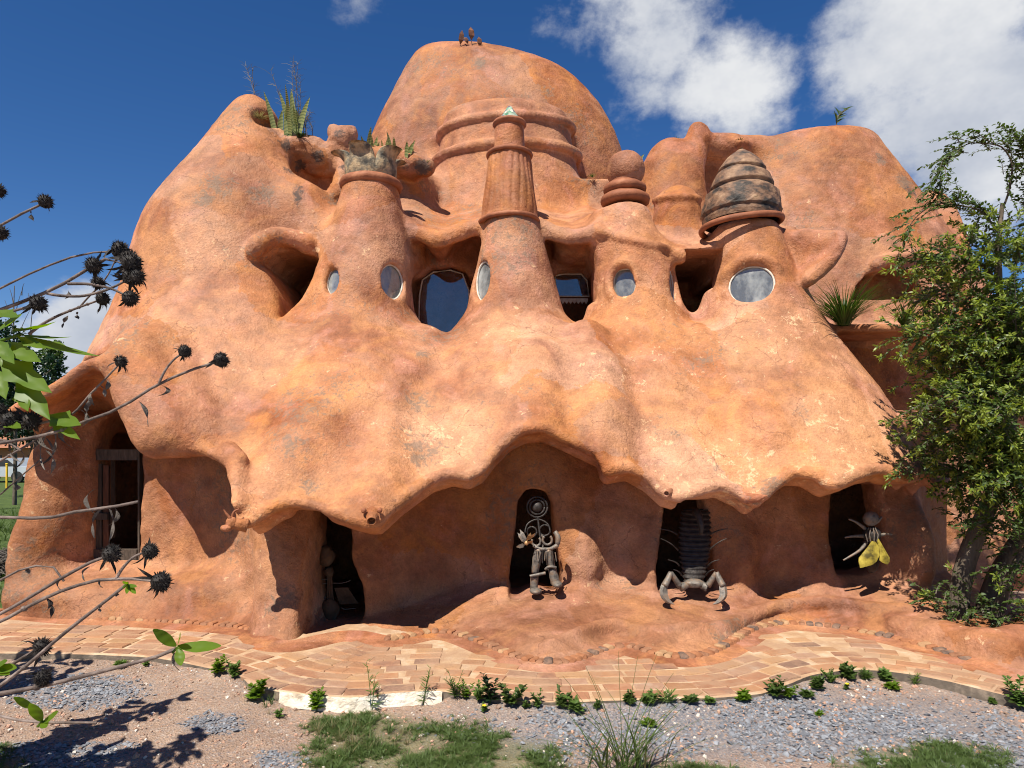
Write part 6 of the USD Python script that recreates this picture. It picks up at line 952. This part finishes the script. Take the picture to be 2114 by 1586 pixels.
def dead_leaf(p, L, seed, w=.012):
    r_ = np.random.default_rng(seed); P = smooth_path([p, np.asarray(p) + [r_.normal(0, .25) * L, r_.normal(0, .1) * L, -.45 * L], np.asarray(p) + [r_.normal(0, .35) * L, r_.normal(0, .2) * L, -L]], 12); t = np.linspace(0, 1, 12); tw_ = t * r_.uniform(2, 5) + r_.uniform(0, 6); W = w * np.sin(np.pi * np.clip(t * .9 + .08, 0, 1)); s_ = np.stack([np.cos(tw_), np.sin(tw_), 0 * t], 1) * W[:, None]
    return mesh_(np.concatenate([P - s_, P + s_ * .2 + [0, .3 * w, 0], P + s_]), grid_faces(3, 12))
SG = {}
def stalk(label, Y, main, r, heads=(), branches=(), dead=(), dY=0.0, base=None):
    """main/branch: photo-plane points at depth Y; the stem is carried on to the left and down to its root"""
    P = [px(u, v, Y + dY * i / max(1, len(main) - 1)) for i, (u, v) in enumerate(main)]
    if base is None: d = unit(P[0] - P[1]); root = np.array([P[0][0] - .75, Y + .25, 0.0]); pre = [root, root * .45 + (P[0] + d * .5) * .55 + [-.05, 0, .0], P[0] + d * .22]
    else: pre = []
    c = smooth_path(pre + P, 44); B = c[0].copy()
    t = thing('dried_stalk', label, 'dried plant', B); obj('stem', rough(tube(c, np.linspace(r * 1.25, r * .72, 44), 8), r * .10, 60), M['dry_stem'], t, True, loc=B)
    for k in range(3): i = 26 + 5 * k; obj('node', ball(c[i], (r * 1.35, r * 1.35, r * 1.3), 1), M['dry_stem'], t, True, loc=B)
    ends = [(c[-1], c[-1] - c[-3])]
    for br in branches: q = smooth_path([px(u, v, Y + dY * .6) for u, v in br], 16); obj('branch', tube(q, np.linspace(r * .72, r * .5, 16), 7), M['dry_stem'], t, True, loc=B); ends.append((q[-1], q[-1] - q[-2]))
    for j, (e, R) in enumerate(heads): p, d = ends[e] if isinstance(e, int) else (px(*e, Y + dY * .7), np.array([.5, -.3, -.1])); obj('seed_head', seed_head(p, unit(d) + [0, -.25, 0], R / FP * Y, int(abs(p[0] * 991 + p[2] * 577)) % 9999), M['seed_head'], t, False, loc=B)
    for u, v, L in dead: obj('dead_leaf', dead_leaf(px(u, v, Y + dY * .5), L / FP * Y, int(u * 7 + v), 5 / FP * Y), M['dead_leaf'], t, False, loc=B)
    return t
stalk('upper left dried stalk ending in one spiky seed head against the sky', 2.1, [(-30, 480), (0, 466), (55, 436), (88, 421)], .0052, [(0, 21)], dead=[(64, 436, 22)])
stalk('dried stalk at the left edge with a seed head half out of frame', 2.0, [(-60, 420), (-30, 405), (-12, 398)], .005, [(0, 22)])
stalk('short dried stalk at the left edge with a low seed head below the sky one', 2.0, [(-60, 500), (-30, 488), (-6, 484)], .005, [(0, 22)])
stalk('thin arching dried stalk ending in the top of the large head cluster', 2.2, [(-20, 606), (0, 596), (60, 566), (120, 541), (180, 523), (240, 519)], .0042, [(0, 26), ((262, 536), 27)])
stalk('thick dried stalk forking to the cluster of black seed heads before the house', 2.1, [(-20, 648), (0, 640), (60, 618), (120, 592), (165, 566), (205, 540), (235, 531), (262, 546)], .0068, [(0, 30), (1, 24), (2, 24), ((190, 549), 24), ((278, 572), 24)], [[(140, 586), (170, 586), (215, 592), (262, 612)], [(95, 605), (160, 612), (200, 605), (262, 578)]], [(140, 600, 18)])
stalk('dried stalk with a drooping seed head low at the left below the cluster', 2.05, [(-20, 662), (0, 654), (40, 638), (72, 630)], .0055, [(0, 24)])
stalk('thin dried stalk running up to two small seed heads beside the house edge', 2.15, [(60, 690), (90, 668), (120, 652), (165, 634), (206, 620)], .004, [(0, 20), ((200, 585), 19)], [[(165, 634), (190, 606), (205, 592), (238, 536)]], [(140, 652, 26), (160, 644, 16)], base=0)
stalk('long pale dried stalk crossing the roof with two seed heads', 1.95, [(60, 905), (110, 895), (170, 872), (240, 846), (330, 792), (390, 766), (448, 747)], .0056, [(0, 24), (1, 20)], [[(328, 794), (343, 762), (360, 742), (376, 730)]], [(286, 828, 55), (330, 794, 26)], .1)
stalk('dried stalk with small hanging leaves and one head in front of the porch', 2.0, [(80, 905), (130, 872), (150, 856), (190, 810), (222, 778), (246, 752)], .004, [(0, 18)], dead=[(176, 830, 30), (186, 822, 26), (200, 805, 32), (208, 796, 24), (222, 784, 22), (165, 845, 40)])
stalk('dark level dried stalk crossing the porch door', 1.9, [(-20, 1068), (0, 1067), (45, 1070), (90, 1070), (160, 1056), (230, 1047), (285, 1036)], .0058, dead=[(210, 1050, 60), (225, 1048, 70), (195, 1010, 50), (235, 1046, 40)])
stalk('dried stalk rising to a seed head at the foot of the porch door', 1.85, [(-20, 1278), (0, 1268), (70, 1228), (130, 1192), (190, 1160), (222, 1148)], .0058, [(0, 27)], dead=[(184, 1170, 30)])
stalk('dried stalk forking to two black seed heads in front of the left wall', 1.85, [(-20, 1292), (0, 1284), (70, 1246), (150, 1212), (210, 1197), (270, 1195), (322, 1200)], .0062, [(0, 30), (1, 24)], [[(240, 1196), (256, 1170), (280, 1148), (302, 1140)]], [(94, 1234, 30), (100, 1238, 40), (205, 1200, 14)])
stalk('thin dried stalk ending in a hooked dead tip at lower left', 1.9, [(-20, 1208), (0, 1198), (50, 1174), (95, 1166), (120, 1178), (132, 1200)], .0042, dead=[(128, 1190, 34), (60, 1172, 14)])
stalk('pair of crossed dried stalks with a seed head over the brick path at left', 1.8, [(-20, 1400), (0, 1388), (40, 1362), (80, 1340)], .0058, [(0, 26)], dead=[(20, 1370, 30)])
stalk('dried stalk slanting up to a tiny yellow-green sprout', 1.75, [(-20, 1430), (0, 1416), (60, 1370), (120, 1318), (180, 1270), (230, 1232), (262, 1206)], .0056, dead=[(208, 1250, 14), (240, 1222, 10)])
st_ = stalk('thick dried branch with a fresh green sprout before the brick path', 1.7, [(-20, 1436), (0, 1432), (70, 1420), (140, 1404), (210, 1386), (280, 1368), (330, 1354), (362, 1340)], .0068, [((85, 1396), 24)], dead=[(360, 1348, 40)])
stalk('low dark dried stalk at the bottom left with a young shoot', 1.65, [(-20, 1474), (0, 1478), (60, 1490), (120, 1492), (200, 1492)], .0042); stalk('dried stalk at the left edge below the green leaves, with dark heads', 2.0, [(-30, 890), (20, 882), (60, 878), (120, 866)], .005, [((20, 868), 30), ((62, 868), 26), ((-6, 850), 26)], dead=[(90, 884, 50), (100, 890, 80), (112, 880, 60), (128, 876, 50), (70, 890, 40), (96, 930, 50)])
stalk('pale thin dried stalk before the left pillar', 2.1, [(-10, 1030), (0, 1022), (40, 986), (88, 946)], .003, dead=[(96, 905, 60), (34, 1000, 14)])
stalk('dark drooping dried stalk at the far left beside the lawn', 2.0, [(-30, 905), (0, 908), (24, 914), (44, 930)], .005, dead=[(20, 914, 40), (36, 924, 44)])
gl = px(-10, 706, 2.0); gb = np.array([gl[0] - .5, 2.2, 0.0]); gp_ = thing('leafy_sunflower_plant', 'bright green lobed leaves of a sunflower plant at the left edge', 'plant', gb)
c = smooth_path([gb, gb * .4 + gl * .6 + [-.1, 0, 0], gl + [-.05, 0, -.02], px(20, 699, 2.0), px(42, 691, 2.0)], 30); obj('stem', tube(c, np.linspace(.009, .0045, 30), 8), M['leaf_bright'], gp_, True, loc=gb); c2_ = smooth_path([gb + [.02, .02, 0], px(-40, 840, 2.0), px(0, 742, 2.0)], 20); obj('stem', tube(c2_, .006, 7), M['leaf_bright'], gp_, True, loc=gb)
for a, b, w, nr in [((42, 690), (210, 736), 44, (.1, -.5, 1)), ((40, 690), (150, 695), 36, (0, -.3, 1)), ((15, 684), (116, 664), 46, (.1, -.2, 1)), ((-4, 678), (46, 648), 62, (.2, -.8, .6)), ((34, 694), (96, 720), 30, (0, -1, .5)), ((0, 706), (86, 748), 58, (.1, -.9, .5)), ((-6, 738), (108, 812), 74, (.2, -.9, .5)), ((30, 770), (104, 868), 66, (.3, -1, .2)), ((-10, 760), (12, 825), 50, (.4, -1, .1)), ((98, 856), (168, 878), 58, (.1, -.8, .6)), ((98, 862), (166, 908), 36, (.3, -.9, .2)), ((8, 868), (44, 884), 34, (0, -.7, .7)), ((-12, 700), (30, 752), 46, (.3, -1, .3)), ((36, 800), (58, 850), 40, (.5, -1, .1)), ((-6, 640), (38, 655), 40, (0, -.7, .7))]:
    p, q = px(*a, 2.0), px(*b, 1.93); obj('leaf', lobed_leaf(p, q, w / FP * 2.0, nr, .18), M['leaf_bright'], gp_, True, loc=gb)
for nm, lab, Y, base, ls in [('green_sprout', 'fresh three-leaved sprout at the tip of the thick dried branch', 1.68, (366, 1340), [((364, 1334), (316, 1300), 24), ((366, 1334), (456, 1334), 26), ((368, 1338), (374, 1374), 20), ((366, 1332), (372, 1306), 14)]), ('green_sprout', 'young pale sprout on the low stalk at bottom left', 1.63, (88, 1492), [((86, 1490), (62, 1452), 22), ((88, 1490), (120, 1470), 20), ((86, 1490), (96, 1502), 16), ((70, 1462), (28, 1440), 16)]), ('green_sprout', 'tiny star-shaped yellow-green sprout at the end of a slanting stalk', 1.74, (264, 1206), [((264, 1206), (280, 1226), 10), ((264, 1206), (262, 1226), 9), ((264, 1206), (282, 1212), 9), ((263, 1206), (254, 1200), 8)]), ('green_sprout', 'green leaves poking in at the left edge above the brick path', 1.8, (-10, 1376), [((-14, 1376), (14, 1366), 20), ((-14, 1378), (34, 1380), 22), ((-12, 1382), (20, 1392), 14)])]:
    B = px(*base, Y); t = thing(nm, lab, 'plant', B); obj('stem', tube([B + [-.012, 0, -.01], B + [0, 0, .004]], .003, 6), M['leaf_bright'], t, loc=B)
    for a, b, w in ls: obj('leaf', lobed_leaf(px(*a, Y), px(*b, Y - .04), w / FP * Y, (.1, -.7, .7), .2, 0), M['leaf_bright'], t, True, loc=B)
# the rest of the sunflower thicket stands just outside the frame on the left and shades the ground
for i, (x, y, h) in enumerate([(-2.98, 3.0, 2.5), (-3.6, 3.65, 2.3), (-3.35, 3.4, 1.9), (-4.6, 4.9, 2.2)]):
    B = np.array([x, y, 0.0]); t = thing('sunflower_bush', ['tall leafy sunflower bush just outside the left edge, nearest the camera', 'second leafy sunflower bush outside the left edge', 'lower leafy sunflower bush between the taller two outside the left edge', 'farthest leafy sunflower bush, outside the left edge by the house'][i], 'plant', B); P, D, N, St = [], [], [], []
    for k in range(9):
        tip = B + [rng.normal(0, .22), rng.normal(0, .22), h * rng.uniform(.7, 1)]; c = smooth_path([B + [rng.normal(0, .08), rng.normal(0, .08), 0], (B + tip) / 2 + rng.normal(0, .05, 3), tip], 14); St.append(tube(c, np.linspace(.012, .005, 14), 6))
        for p in c[5:]:
            for s in range(4): a = rng.uniform(0, 6.28); P.append(p); D.append([math.cos(a), math.sin(a), rng.uniform(-.4, .4)]); N.append([rng.normal(0, .3), rng.normal(0, .3), 1])
    obj('stems', cat(St), M['dry_stem'], t, True, loc=B, kind='stuff'); obj('leaves', leaves(P, D, N, rng.uniform(.10, .2, len(P)), .075), M['leaf_bright'], t, False, loc=B, kind='stuff')
